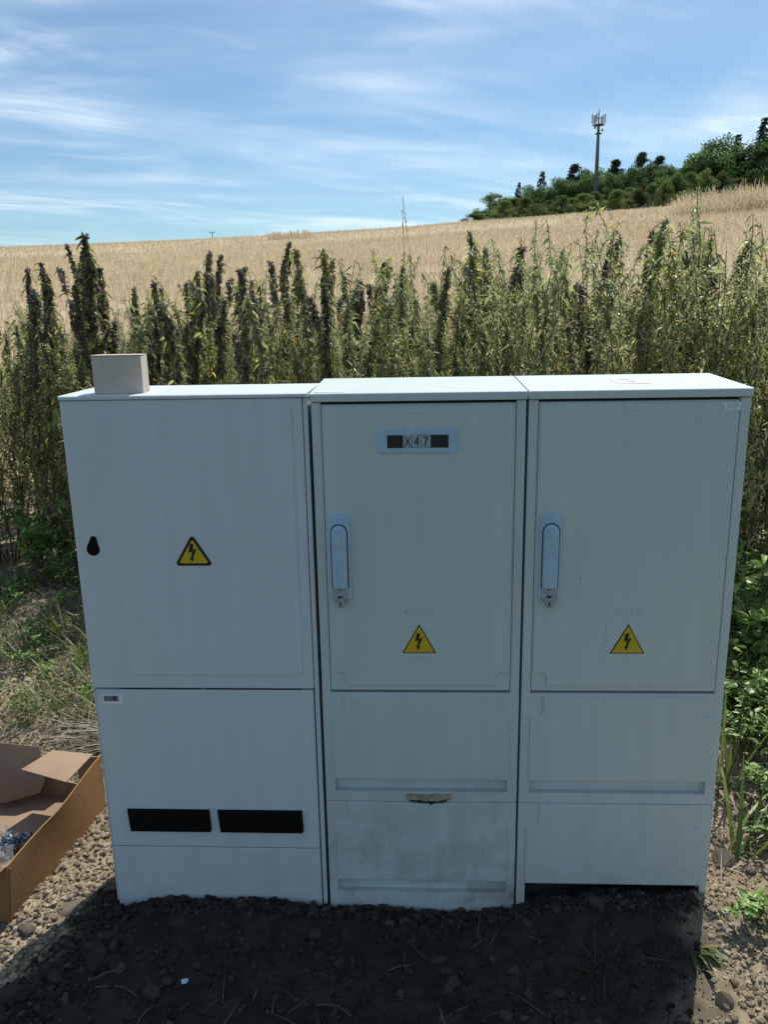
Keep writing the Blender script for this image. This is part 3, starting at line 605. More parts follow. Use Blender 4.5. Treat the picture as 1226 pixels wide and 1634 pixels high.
def weed(kind, seed):
    pale = kind == 'palespire'; kind = 'spire' if pale else kind
    """returns an Empty with stem, leaves and (for seeding kinds) seed head; about 1.9 m tall at scale 1"""
    rng = np.random.default_rng(seed); st, lf, sd_ = PB(), PB(), PB(); H = 1.9
    if kind == 'spire':
        P = stemline(rng, (0, 0, 0), unit(np.array([rng.normal(0, .05), rng.normal(0, .04), 1])), H, 10, .12); st.tube(P, np.linspace(.0075, .002, 10), 5)
        spire(rng, sd_, P, rng.uniform(.55, .72), rng.uniform(.014, .021), 900)
        for i in range(rng.integers(1, 4)):
            s = rng.uniform(.45, .86); b0 = along(P, np.array([s]))[0]; a = rng.uniform(0, 6.28); el = rng.uniform(3.6, 7.5)
            d = unit(np.array([math.cos(a), math.sin(a), el])); L = (1-s)*H*rng.uniform(.40, .85)
            Q = stemline(rng, b0, d, L, 7, .10); st.tube(Q, np.linspace(.0035, .0012, 7), 4); spire(rng, sd_, Q, rng.uniform(.35, .55), rng.uniform(.011, .018), 850)
            n = 14; ss = rng.uniform(.1, 1, n); scatter(lf, LANCE, along(Q, ss), outward(rng, n, -.9, .4), normals(rng, n), rng.uniform(.035, .08, n), rng.uniform(.008, .018, n), rng.uniform(.05, .85, n))
        n = 150; ss = rng.uniform(.12, 1, n)**.9; scatter(lf, LANCE, along(P, ss), outward(rng, n, -.8, .5), normals(rng, n), rng.uniform(.04, .10, n), rng.uniform(.010, .024, n), np.clip(rng.normal(.4, .25, n), 0, .93))
        n = 70; ss = rng.uniform(.08, .75, n); scatter(sd_, LANCE, along(P, ss)+rng.normal(0, .03, (n, 3)), outward(rng, n, -1.3, .5), rdir(rng, n), rng.uniform(.03, .07, n), rng.uniform(.008, .02, n), rng.uniform(0, .7, n))
        ml = m_leaf
    elif kind == 'nettle':
        P = stemline(rng, (0, 0, 0), unit(np.array([rng.normal(0, .06), rng.normal(0, .05), 1])), H, 12, .14)
        if rng.random() < .5: P[-3:, 0] += np.array([.01, .03, .07]); P[-1, 2] -= .05
        st.tube(P, np.linspace(.006, .0016, 12), 5)
        stems = [(P, .22)]
        for i in range(rng.integers(3, 6)):
            s = rng.uniform(.35, .75); a = rng.uniform(0, 6.28); Q = stemline(rng, along(P, np.array([s]))[0], unit(np.array([math.cos(a), math.sin(a), rng.uniform(2.8, 5.0)])), (1-s)*H*rng.uniform(.5, .85), 7, .12)
            st.tube(Q, np.linspace(.003, .001, 7), 4); stems.append((Q, .1))
        for Q, s0 in stems:
            L = np.linalg.norm(np.diff(Q, axis=0), axis=1).sum(); ns = int(L*(1-s0)/.042); s = np.repeat(np.linspace(s0, 1, ns), 2); n = len(s)
            a = np.repeat(np.arange(ns)*math.pi/2+rng.uniform(0, 6), 2)+np.tile([0, math.pi], ns)+rng.normal(0, .2, n)
            D = unit(np.stack([np.cos(a), np.sin(a), rng.normal(-.9, .45, n)], 1)); sz = np.clip(1.15-s, .3, .8)
            scatter(lf, LANCE, along(Q, s), D, normals(rng, n), (.03+.055*sz)*rng.uniform(.7, 1.2, n), (.008+.014*sz)*rng.uniform(.7, 1.2, n), np.clip(rng.normal(.45, .26, n), 0, .97))
            m_ = int(n*2.4); ss = s0+(1-s0)*rng.uniform(.15, 1, m_); off = rdir(rng, m_)*rng.uniform(.004, .03, m_)[:, None]
            for k in range(3): scatter(sd_, DIAM, along(Q, ss)+off+np.array([0, 0, -.012*k]), outward(rng, m_, -1.4, .4), rdir(rng, m_), rng.uniform(.010, .019, m_), rng.uniform(.004, .008, m_), np.clip(rng.normal(.6, .25, m_), 0, 1))
        ml = m_grey
    else:                                                            # bushy filler
        P = stemline(rng, (0, 0, 0), unit(np.array([rng.normal(0, .08), rng.normal(0, .06), 1])), H*.95, 10, .16); st.tube(P, np.linspace(.006, .0016, 10), 5)
        n = 70; ss = rng.uniform(.06, 1, n); scatter(lf, LANCE, along(P, ss), outward(rng, n, -.3, .6), normals(rng, n), rng.uniform(.04, .10, n), rng.uniform(.010, .028, n), rng.uniform(0, 1, n))
        for i in range(13):
            s = rng.uniform(.12, .9); a = rng.uniform(0, 6.28); Q = stemline(rng, along(P, np.array([s]))[0], unit(np.array([math.cos(a), math.sin(a), rng.uniform(1.3, 3.4)])), rng.uniform(.15, .36), 6, .15)
            st.tube(Q, np.linspace(.0028, .001, 6), 4); n = 40; ss = rng.uniform(.1, 1, n)
            scatter(lf, LANCE, along(Q, ss), outward(rng, n, -.3, .6), normals(rng, n), rng.uniform(.018, .05, n), rng.uniform(.006, .015, n), np.clip(rng.normal(.5, .28, n), 0, 1))
            n = 70; ss = rng.uniform(.3, 1, n); scatter(sd_, DIAM, along(Q, ss)+rng.normal(0, .012, (n, 3)), rdir(rng, n), rdir(rng, n), rng.uniform(.008, .018, n), rng.uniform(.005, .010, n), np.clip(rng.normal(.65, .25, n), 0, 1))
        ml = m_grey if rng.random() < .55 else m_leaf
    nm = {'spire': 'seeding_weed', 'nettle': 'tall_nettle', 'bush': 'bushy_weed'}[kind]
    root = empty(nm); st.build("stem", m_stem, root); lf.build("leaves", ml, root)
    sd_.build("seed_head", m_seed2 if pale else m_seed if kind == 'spire' else m_grey, root)
    return root
protos = {k: [weed(k, s0+i) for i in range(n)] for k, s0, n in (('spire', 100, 7), ('palespire', 150, 6), ('nettle', 200, 6), ('bush', 300, 7))}
used = set(); rw = np.random.default_rng(42)
GRP = {'spire': ("dark brown seeding weed in the dense row behind the cabinets", "weed", "dark seeding weeds behind the cabinets"),
       'nettle': ("grey green drooping nettle in the dense row behind the cabinets", "nettle", "tall nettles behind the cabinets"),
       'palespire': ("grey green seeding weed in the dense row behind the cabinets", "weed", "grey green seeding weeds behind the cabinets"),
       'bush': ("leafy olive weed filling the dense row behind the cabinets", "weed", "leafy weeds behind the cabinets")}
def plant(kind, x, y, ztop, label=None, lean=0.06):
    i = int(rw.integers(len(protos[kind]))); pr = protos[kind][i]
    o = copy_tree(pr) if (kind, i) in used else pr; used.add((kind, i))
    z = float(ground(x, y, False))-.02; s = (ztop-z)/1.9
    o.location = (x, y, z); o.rotation_euler = (rw.normal(0, lean), rw.normal(0, lean), rw.uniform(0, 6.28)); w_ = rw.uniform(.85, 1.1)
    o.scale = (s*w_, s*w_, s)
    l, c, g = GRP[kind]; tag(o, label or l, c, g)
    return o
TOPS = [(-2.33,2.82,1.78),(-2.25,2.95,1.75),(-2.36,3.43,1.83),(-2.21,3.24,1.94),(-1.82,2.83,1.95),(-1.97,3.12,1.87),(-1.85,3.16,1.79),(-1.68,2.89,1.66),(-1.66,3.37,1.67),(-1.36,2.85,1.69),(-1.29,3.08,1.86),(-1.27,3.19,1.76),(-1.16,3.12,1.84),(-0.99,3.25,1.72),(-0.83,3.38,1.92),(-0.75,3.56,1.83),(-0.62,2.99,1.86),(-0.53,3.30,1.86),(-0.48,3.34,1.79),(-0.30,3.00,1.83),(-0.17,2.75,1.75),(-0.12,3.58,1.78),(-0.05,3.00,1.86),(0.10,3.02,1.86),(0.21,3.51,1.86),(0.27,3.25,1.86),(0.38,3.15,1.86),(0.53,3.41,1.97),(0.53,2.78,1.96),(0.66,3.35,1.91),(0.70,2.57,1.91),(0.77,2.33,1.80),(0.98,2.81,2.00),(1.18,3.04,1.88),(1.14,2.43,1.83),(1.35,2.79,1.80),(1.32,2.50,1.77),(1.53,2.88,2.00),(1.67,2.86,1.83),(1.63,2.44,1.78),(1.90,2.96,1.85)]
SPECIAL = {3: "dark slender seed spire topping the weeds, left of the small carton", 4: "tallest dark weed with many seed spires, right above the small carton",
           10: "thick double dark seed spire standing against the straw field, right of the small carton", 12: "single dark seed spire next to the thick double one, nearer the middle",
           14: "tall thin leaning dark weed, first one against the field left of the middle", 27: "dark column shaped weed standing left of the tallest nettle", 32: "tallest nettle on the right with drooping leaves, below the radio mast",
           37: "tall nettle with one bent branch against the field near the right edge"}
for k, (x, y, z) in enumerate(TOPS):
    kind = 'spire' if (x < .1 and k not in (22, 19)) or k in (27,) else 'nettle'
    if kind == 'nettle' and k % 5 == 1 and k not in SPECIAL: kind = 'spire'
    if kind == 'spire' and x > -1.0 and k not in SPECIAL and k % 3: kind = 'palespire'
    plant(kind, x, y, z, SPECIAL.get(k), lean=.025)
cnt = {'spire': 41, 'nettle': 41, 'bush': 0, 'palespire': 20}
for k in range(680):
    x = rw.uniform(-3.2, 2.9); edge = np.interp(x, [-2.9, -1.6, 0, .9, 1.5, 2.9], [2.8, 2.55, 2.3, 2.0, 1.8, 1.9]); y = edge+rw.uniform(0, 1)**1.2*1.9
    lowtop = np.interp(x, [-2.9, -1.8, -1.2, .2, 1.0, 2.5], [1.60, 1.52, 1.62, 1.72, 1.86, 1.88])
    kind = rw.choice(['spire', 'palespire', 'nettle', 'bush'], p=[.20, .16, .26, .38] if x < -1.1 else [.03, .18, .34, .45] if x < .5 else [.02, .10, .45, .43]); cnt[kind] += 1
    if cnt[kind] > 290: continue
    plant(kind, x, y, lowtop*(rw.uniform(.70, 1.03) if rw.random() < .85 else rw.uniform(1.0, 1.12)), lean=.06 if rw.random() < .88 else .2)

# broad leaved green weeds at the foot of the row and along the right
def broadweed(seed, h, nleaf, big):
    rng = np.random.default_rng(seed); st, lf = PB(), PB()
    P = stemline(rng, (0, 0, 0), UP, h, 7, .2); st.tube(P, np.linspace(.005, .0015, 7)*(h/.5+.4), 5)
    L = [P]
    for i in range(5):
        s = rng.uniform(.15, .7); a = rng.uniform(0, 6.28); Q = stemline(rng, along(P, np.array([s]))[0], unit(np.array([math.cos(a), math.sin(a), rng.uniform(.5, 1.6)])), h*rng.uniform(.3, .6), 5, .2); st.tube(Q, np.linspace(.0025, .001, 5), 4); L.append(Q)
    for Q in L:
        n = nleaf; ss = rng.uniform(.2, 1, n); scatter(lf, LANCE, along(Q, ss), outward(rng, n, .15, .45), normals(rng, n), big*rng.uniform(.5, 1.1, n), big*rng.uniform(.28, .55, n), rng.uniform(0, 1, n))
    root = empty("broadleaf_weed"); st.build("stem", m_stem, root); lf.build("leaves", m_broad, root); return root
bw = [broadweed(400+i, .5, 16, .07) for i in range(4)]; bw_used = set()
def bplant(x, y, h, label, group=None, s=None):
    i = int(rw.integers(4)); o = copy_tree(bw[i]) if i in bw_used else bw[i]; bw_used.add(i)
    o.location = (x, y, float(ground(x, y))-.01); o.rotation_euler = (rw.normal(0, .1), rw.normal(0, .1), rw.uniform(0, 6.28)); q = h/.5; w_ = (s or 1)*q**.7; o.scale = (w_, w_, q)
    tag(o, label, "weed", group)
for k in range(34):
    y = rw.uniform(.75, 2.3); x = np.interp(y, [.7, 1.3, 2.3], [1.14, 1.3, 1.45])+abs(rw.normal(0, .28)); bplant(x, y, rw.uniform(.18, .6), "fresh green broad leaved weed growing at the right beside the cabinets", "green weeds on the right")
for k in range(48):
    y = rw.uniform(.55, 1.5); x = np.interp(y, [.55, 1.0, 1.5], [1.04, 1.08, 1.22])+abs(rw.normal(0, .16)); bplant(x, y, rw.uniform(.10, .30), "low leafy green weed on the soil right of the cabinets", "low green weeds on the right", s=1.1)
for k in range(14):
    bplant(rw.uniform(-2.6, -1.7), rw.uniform(2.35, 2.95), rw.uniform(.2, .5), "fresh green broad leaved weed at the foot of the weed row on the left", "green weeds on the left")
for k in range(34):
    bplant(rw.uniform(-2.4, -1.15), rw.uniform(1.0, 2.5), rw.uniform(.06, .16), "low green weed between dry straw on the left", "low green weeds on the left", s=1.1)
for k in range(16):
    y = rw.uniform(-.15, .5); bplant(.93+.18*y+abs(rw.normal(0, .10)), y, rw.uniform(.08, .2), "small bright green leafy weed on sunlit soil right of the cabinet foot", "small green weeds at the lower right", s=1.1)
bplant(.83, -.07, .13, "young pale green broad leaved weed on sunlit soil at the lower right corner", s=1.3)
bplant(.90, .02, .15, "pale green seedling behind the young weed at the lower right corner", s=1.2)

# ------------------------------------------------------------------ grasses
m_dry = mat("dry_grass", (0.448, 0.403, 0.269), rough=.6, tint=[(0, (0.0986, 0.0806, 0.0538)), (.4, (0.215, 0.188, 0.134)), (1, (0.376, 0.349, 0.269))], trans=.25, spec=.35)
m_green = mat("green_grass", (.1, .2, .05), rough=.45, tint=[(0, (.06, .10, .02)), (.6, (.12, .19, .04)), (1, (.26, .28, .09))], trans=.35)
def blades(pb, base, az, L, w, el0, droop, tint, k=5):
    """curved ribbons: base (n,3), azimuth, length, width, start elevation, droop per length"""
    n = len(base); s = np.linspace(0, 1, k); P = np.zeros((n, k, 3)); P[:, 0] = base; el = el0.copy()
    for j in range(1, k):
        d = np.stack([np.cos(az)*np.cos(el), np.sin(az)*np.cos(el), np.sin(el)], 1); P[:, j] = P[:, j-1]+d*(L/(k-1))[:, None]; el = el-droop/(k-1)
    side = np.stack([-np.sin(az), np.cos(az), np.zeros(n)], 1); wd = w[:, None]*np.array([.7, 1, .9, .6, .08][:k])[None]*.5
    A = P+side[:, None]*wd[..., None]; B = P-side[:, None]*wd[..., None]; V = np.stack([A, B], 2).reshape(-1, 3)
    q = np.array([(2*j, 2*j+1, 2*j+3, 2*j+2) for j in range(k-1)]); off = (np.arange(n)*2*k)[:, None, None]
    pb.add(V, [(q[None]+off).reshape(-1, 4)], tint)
def tuft(name, n, x, y, r, L, w, el, m, seed, az=None, azs=9, dr=1.0):
    rng = np.random.default_rng(seed); p = PB(); bx = rng.normal(0, r, (n, 2)); base = np.stack([bx[:, 0], bx[:, 1], np.zeros(n)], 1)
    a = rng.uniform(0, 6.28, n) if az is None else rng.normal(az, azs, n)
    blades(p, base, a, L*rng.uniform(.5, 1.1, n), w*rng.uniform(.6, 1.2, n), rng.normal(el, .25, n), rng.uniform(.3, 1.2, n)*dr, rng.uniform(0, 1, n))
    root = p.build(name, m); root.location = (x, y, float(ground(x, y))-.005); return root
tag(tuft("dry_grass_clump", 170, -1.06, .80, .05, .30, .006, .25, m_dry, 1, az=3.5, azs=.55, dr=.6), "flattened grey straw clump beside the left cabinet behind the open carton", "grass tuft")
tag(tuft("grass_tuft", 110, -1.72, 2.28, .06, .26, .006, 1.15, m_green, 2), "bright green grass tuft in dry straw beside the left cabinet", "grass tuft")
tag(tuft("grass_tuft", 45, -1.62, 1.68, .07, .22, .005, 1.1, m_green, 3), "sparse green grass tuft between dry stalks, left of the left cabinet", "grass tuft")
tag(tuft("grass_tuft", 30, -1.85, 1.55, .07, .24, .005, 1.1, m_green, 4), "sparse yellow green grass tuft near the left edge of the picture", "grass tuft")
tag(tuft("grass_tuft", 10, .955, .50, .02, .38, .011, 1.3, m_green, 5, dr=.4), "tall single green grass shoot standing right of the right cabinet's base", "grass tuft")
tag(tuft("grass_tuft", 11, .885, .20, .02, .30, .012, .9, m_green, 6, az=.5, azs=.8), "broad bladed green grass leaning right beside the right cabinet's foot", "grass tuft")
tag(tuft("grass_tuft", 9, .655, -.13, .012, .13, .010, .35, m_green, 7, az=-.7, azs=.4), "short flat grass blades at the edge of the shadow, lower right", "grass tuft")
tag(tuft("grass_tuft", 14, .42, -.20, .02, .13, .006, .6, mat("shade_dim_grass", (.03, .045, .012), .5, trans=.3), 8), "dim green grass tuft on the shaded soil before the right cabinet", "grass tuft")  # green darkened to carry the shade the tuft stands in
for k in range(52):
    tag(tuft("grass_tuft", 36, rw.uniform(-2.4, -1.05), rw.uniform(.75, 2.5), .05, .20, .005, 1.0, m_green, 20+k), "small green grass tuft among the dry straw on the left", "grass tuft", "small grass tufts on the left")
for k in range(36):
    tag(tuft("dry_grass_clump", 90, rw.uniform(-2.4, -1.0), rw.uniform(.75, 2.6), .06, .26, .005, .35, m_dry, 50+k, az=rw.uniform(0, 6), azs=.7, dr=.6), "flattened clump of dry grey grass on the soil at the left", "grass tuft", "dry grass clumps on the left")
for k in range(9):
    tag(tuft("dry_grass_clump", 45, rw.uniform(.86, 1.3), rw.uniform(.0, 1.0), .05, .18, .005, .5, m_dry, 80+k), "loose dry grass clump on the soil at the right", "grass tuft", "dry grass clumps on the right")
# dry stalks strewn over the soil (nobody could count them)
rng = np.random.default_rng(77); p = PB()
def strew(n, xr, yr, L, w, lo=0, hi=1):
    x = rng.uniform(*xr, n); y = rng.uniform(*yr, n); keep = vnoise(x*2.6, y*2.6, 71) > rng.uniform(.25, .75, n); x, y = x[keep], y[keep]; n = len(x)
    blades(p, np.stack([x, y, ground(x, y)+.004], 1), rng.uniform(0, 6.28, n), L*rng.uniform(.4, 1.2, n), w*rng.uniform(.5, 1.2, n), rng.uniform(-.05, .35, n), rng.uniform(.0, .7, n), rng.uniform(lo, hi, n))
strew(6500, (-2.8, -.9), (.75, 3.0), .17, .0045); strew(3200, (-2.8, -.9), (1.8, 3.2), .26, .005); strew(2200, (.78, 2.2), (-.1, 2.0), .14, .004); strew(90, (-1.0, .8), (-.45, -.05), .09, .002, 0, .7)
tag(p.build("dry_stalks", m_dry), "dry grey straw strewn over the soil around the cabinets", "straw", kind='stuff')
# ------------------------------------------------------------------ stones and crumbs of soil
STONE = [(0, (.026, .021, .016)), (.25, (.056, .047, .037)), (.3, (.17, .133, .084)), (.62, (.28, .23, .157)), (1, (.39, .33, .24))]
m_stone = mat("soil_stone", (.24, .2, .15), rough=.9, tint=STONE, var=.2, nscale=40, bump=.4, bscale=120, spec=.25)
m_rock = mat("field_stone", (.15, .128, .10), rough=.9, var=.25, nscale=25, bump=.5, bscale=90, spec=.25, obj_var=.3)
m_rock2 = mat("shade_dark_stone", (.062, .056, .048), rough=.95, var=.3, nscale=25, bump=.5, bscale=90, spec=.2, obj_var=.4)  # darker copy of the field stone, shade put into its colour
def ico(sub):
    bm = bmesh.new(); bmesh.ops.create_icosphere(bm, subdivisions=sub, radius=1); V = np.array([v.co for v in bm.verts]); F = np.array([[v.index for v in f.verts] for f in bm.faces]); bm.free(); return V, F
def rocky(V, rng, amp, planes=6):
    V = V.copy()
    for k in range(planes):                                  # knock flat facets into the ball
        d = unit(rng.normal(size=3)); h = rng.uniform(.45, .8); e = V@d-h; V = V-np.clip(e, 0, None)[:, None]*d*.92
    return V*(1+amp*rng.normal(size=(len(V), 1)))
V1, F1 = ico(1); V2, F2 = ico(2); V3, F3 = ico(3)
rng = np.random.default_rng(55); p = PB()
def crumbs(n, xr, yr, s0, s1, Vb, Fb, clump=True):
    x = rng.uniform(*xr, n); y = rng.uniform(*yr, n)
    if clump: keep = vnoise(x*3.5, y*3.5, 91) > rng.uniform(.0, .65, n); x, y = x[keep], y[keep]; n = len(x)
    inside = (x > -.80) & (x < .70) & (y > .0) & (y < .26); x, y = x[~inside], y[~inside]; n = len(x)
    sz = s0+(s1-s0)*rng.uniform(0, 1, n)**3; z = ground(x, y)+sz*.2
    for q in range(6):
        sel = np.arange(n) % 6 == q; m_ = sel.sum(); B = rocky(Vb, rng, .13); a = rng.uniform(0, 6.28, m_); c, s = np.cos(a), np.sin(a)
        sc = sz[sel, None]*rng.uniform(.65, 1.2, (m_, 3)); X = B[None]*sc[:, None]
        Vv = np.stack([X[..., 0]*c[:, None]-X[..., 1]*s[:, None]+x[sel, None], X[..., 0]*s[:, None]+X[..., 1]*c[:, None]+y[sel, None], X[..., 2]*.8+z[sel, None]], -1)
        p.add(Vv.reshape(-1, 3), [(Fb[None]+(np.arange(m_)*len(B))[:, None, None]).reshape(-1, 3)], np.where(shade_patch(x[sel], y[sel]) > .5, rng.uniform(0, .27, m_), rng.uniform(.3, 1, m_)))  # crumbs inside the painted shade take the dark end of the ramp
crumbs(9000, (-2.4, -1.25), (.3, 1.4), .003, .015, V1, F1); crumbs(7000, (.70, 1.3), (-.45, .5), .0018, .010, V1, F1, False); crumbs(7000, (-1.35, -.80), (-.45, .6), .0018, .009, V1, F1, False); crumbs(9000, (-1.55, 1.25), (-.5, .05), .0022, .013, V1, F1); crumbs(11000, (-1.4, -.82), (-.4, 1.3), .0025, .013, V1, F1); crumbs(6500, (.71, 1.5), (-.45, 1.4), .0025, .013, V1, F1); crumbs(7000, (-2.7, -1.0), (1.0, 3.0), .004, .018, V1, F1)
crumbs(2600, (-.83, .72), (-.05, -.001), .003, .014, V1, F1, False); tag(p.build("soil_crumbs", m_stone), "loose crumbs of soil and gravel lying around the cabinets", "gravel", kind='stuff')
rocks = [npmesh("stone", rocky(V3, np.random.default_rng(600+k), .012, 9), [F3], smooth=False) for k in range(6)]
rocks2 = [me.copy() for me in rocks]
for me in rocks: me.materials.append(m_rock)
for me in rocks2: me.materials.append(m_rock2)
def stone(x, y, s, label, group=None, k=None, rz=None):
    o = bpy.data.objects.new("stone", (rocks2 if float(shade_patch(np.array(x), np.array(y))) > .4 else rocks)[int(rw.integers(6)) if k is None else k]); COL.objects.link(o); s = np.array(s, float)*.5
    o.scale = s; o.location = (x, y, float(ground(x, y))+s[2]*.05); o.rotation_euler = (rw.normal(0, .2), rw.normal(0, .2), rw.uniform(0, 6.28) if rz is None else rz); tag(o, label, "stone", group)
stone(-.80, -.19, (.075, .11, .03), "large flat angular stone in the cabinet's shadow at the lower left", k=0, rz=.3)
stone(-.62, -.285, (.055, .05, .035), "rounded grey stone near the small blue scrap", k=1)
stone(-.774, -.045, (.05, .045, .035), "stone at the left foot of the left cabinet", k=2)
stone(-.285, -.035, (.04, .04, .03), "stone lying against the joint between left and middle cabinet", k=3)
stone(.03, -.17, (.055, .035, .03), "long stone on the shaded soil before the middle cabinet", k=4)
stone(.43, -.03, (.06, .05, .035), "stone on the soil bank in front of the right cabinet", k=5)
stone(.665, -.285, (.05, .045, .04), "pale sunlit lump of soil at the lower right", k=1)
stone(.84, .19, (.09, .08, .06), "large stone beside the right cabinet's right foot", k=2)
stone(1.15, 1.06, (.13, .10, .10), "reddish stone among the green weeds right of the cabinets", k=4)
stone(-.93, -.02, (.085, .05, .03), "pale flat stone in the sunlit strip between carton and cabinet", k=3, rz=.8)
stone(-1.0, -.12, (.06, .05, .035), "pale stone at the front end of the sunlit strip beside the carton", k=5)
stone(-.93, -.31, (.10, .06, .05), "dark angular stone at the lower left corner of the picture", k=0)
stone(-.86, -.25, (.06, .05, .03), "small angular stone beside the large flat one, lower left", k=4)
for k in range(70):
    if k < 40: x, y = rw.uniform(-1.0, .62), rw.uniform(-.42, -.03); g = ("dull brown stone on the shaded soil before the cabinets", "stones on the shaded soil")
    elif k < 55: x, y = rw.uniform(-1.3, -.86) if k < 48 else rw.uniform(-1.9, -1.1), rw.uniform(.5, 1.9) if k >= 48 else rw.uniform(.3, .6); g = ("pale clod on the sunlit soil left of the cabinets", "clods on the soil at the left")
    else: x, y = rw.uniform(.76, 1.15), rw.uniform(-.35, .6); g = ("pale clod on the sunlit soil right of the cabinets", "clods on the soil at the right")
    s = rw.uniform(.018, .042); stone(x, y, (s*rw.uniform(.8, 1.4), s, s*rw.uniform(.5, .9)), *g)
p = PB(); q = np.array([(0, 0, 0), (.012, .002, .001), (.014, .011, .003), (.006, .015, .001), (-.002, .009, .004)]); p.add(np.concatenate([q, q+(0, 0, .0012)]), [[(i, (i+1) % 5, 5+(i+1) % 5, 5+i) for i in range(5)]]); p.add(q+(0, 0, .0012), [[(0, 1, 2, 3, 4)]])
o = p.build("plastic_scrap", mat("pale_blue_plastic", (.45, .68, .80), .4)); o.location = (-.558, -.275, float(ground(-.558, -.275))+.012); tag(o, "tiny pale blue plastic scrap on the shaded soil", "litter")
m_twig = mat("dry_twig", (.10, .08, .055), rough=.8, var=.3, nscale=60)
for x, y, a, L, lab in ((-.06, -.21, .15, .055, "short curved twig on the shaded soil near the middle"), (-.70, -.29, -.3, .12, "long bent twig lying on the shaded soil at the lower left"), (-.74, -.25, .25, .07, "thin straight twig behind the long bent one, lower left"), (-.62, -.36, 1.2, .07, "thin pale twig at the bottom edge of the picture"), (-.2, -.33, -.4, .09, "thin dark twig on shaded soil at the bottom edge")):
    s = np.linspace(-.5, .5, 6); z = ground(x+s*L*math.cos(a), y+s*L*math.sin(a)).max()+.004; p = PB(); p.tube(np.stack([s*L*math.cos(a)-.06*L*np.cos(s*5)*math.sin(a), s*L*math.sin(a)+.10*L*np.cos(s*4), np.zeros(6)+.004*np.sin(s*3)], 1), np.linspace(.0022, .001, 6), 5)
    o = p.build("twig", m_twig); o.location = (x, y, float(z)); tag(o, lab, "twig")

# ------------------------------------------------------------------ straw field
m_straw = mat("straw", (.4, .3, .15), rough=.7, tint=[(0, (.50, .40, .245)), (.5, (.61, .505, .335)), (1, (.72, .62, .44))], trans=.3, spec=.25)
rng = np.random.default_rng(88); p = PB()
def straws(n, r0, r1, th0, th1, h, wk, tl=0, th_=1, seg=3):
    r_ = (r0**1.2+(r1**1.2-r0**1.2)*rng.uniform(0, 1, n))**(1/1.2); th = rng.uniform(th0, th1, n); x = r_*np.sin(th); y = r_*np.cos(th)-1.764
    g = .75+.5*vnoise(x*.35, y*.35, 3); L = h*rng.uniform(.6, 1.15, n)*g
    blades(p, np.stack([x, y, hill(x, y)-.03], 1), rng.uniform(0, 6.28, n), L, wk*(.008+.0006*r_)*rng.uniform(.6, 1.4, n), rng.normal(1.1, .35, n), rng.uniform(.2, 1.6, n), np.clip(.3+rng.uniform(tl, th_, n)*.35+.5*(vnoise(x*.08, y*.08, 8)-.4), 0, 1), 4)
straws(9000, 7, 16, -.62, .56, .7, .8); straws(80000, 15, 60, -.60, .54, .40, .55); straws(34000, 55, 142, -.58, .52, .36, .6)
tag(p.build("straw_field", m_straw), "ripe straw coloured crop covering the hillside", "crop", kind='stuff')
p = PB(); straws(4200, 60, 74, .29, .47, 1.6, 1.0, .6, 1); straws(1100, 64, 84, .16, .32, .6, 1.2, .4, 1); straws(500, 80, 95, -.18, -.13, .8, 1.2, .4, 1)
tag(p.build("tall_pale_grass", m_straw), "taller pale grass standing along the field edge before the wood", "grass", kind='stuff')
# two long bare stalks against the sky
m_pale = mat("bleached_straw", (.72, .66, .52), rough=.6, trans=.35)
for x, y, z, l in ((-.127, 6., 2.50, "taller of two thin dry grass stalks rising into the sky above the field"), (-.155, 6.05, 2.40, "shorter of two thin dry grass stalks rising into the sky above the field")):
    z0 = float(hill(x, y)); h = z-z0; p = PB(); s = np.linspace(0, 1, 8); ln_ = -.16 if z > 2.45 else -.03; p.tube(np.stack([ln_*s**2-ln_*.8, 0*s, s*h], 1), np.linspace(.0045, .0025, 8), 4)
    rt = p.build("grass_stalk", m_pale); rt.location = (x, y, z0); tag(rt, l, "grass stalk")
    q = PB(); n = 26; ss = rng.uniform(.86, 1, n); scatter(q, DIAM, np.stack([ln_*ss**2-ln_*.8, 0*ss, ss*h], 1), np.stack([rng.normal(0, .3, n), rng.normal(0, .3, n), np.ones(n)], 1), rdir(rng, n), rng.uniform(.02, .035, n), rng.uniform(.006, .01, n), rng.uniform(.3, 1, n)); q.build("ear", m_straw, rt)

# ------------------------------------------------------------------ trees
m_bark = mat("bark", (.05, .04, .03), rough=.9, var=.3, nscale=3)
TL = [(0, (0.067, 0.123, 0.0491)), (.5, (0.156, 0.256, 0.0847)), (1, (0.312, 0.445, 0.134))]
m_tree = mat("tree_leaf", (.05, .08, .03), rough=.6, tint=TL, trans=.25, obj_var=.35, spec=.3)
m_shrub = mat("shrub_leaf", (0.06, 0.096, 0.036), rough=.6, tint=[(0, (0.072, 0.12, 0.042)), (.5, (0.156, 0.228, 0.066)), (1, (0.3, 0.372, 0.108))], trans=.3, obj_var=.4, spec=.3)
m_con = mat("conifer_needle", (0.045, 0.075, 0.045), rough=.65, tint=[(0, (0.033, 0.06, 0.039)), (.6, (0.075, 0.12, 0.072)), (1, (0.128, 0.18, 0.105))], trans=.12, obj_var=.25, spec=.3)
m_yb = mat("rusty_leaf", (.2, .13, .04), rough=.6, tint=[(0, (.09, .065, .025)), (1, (.24, .16, .06))], trans=.25, spec=.3)
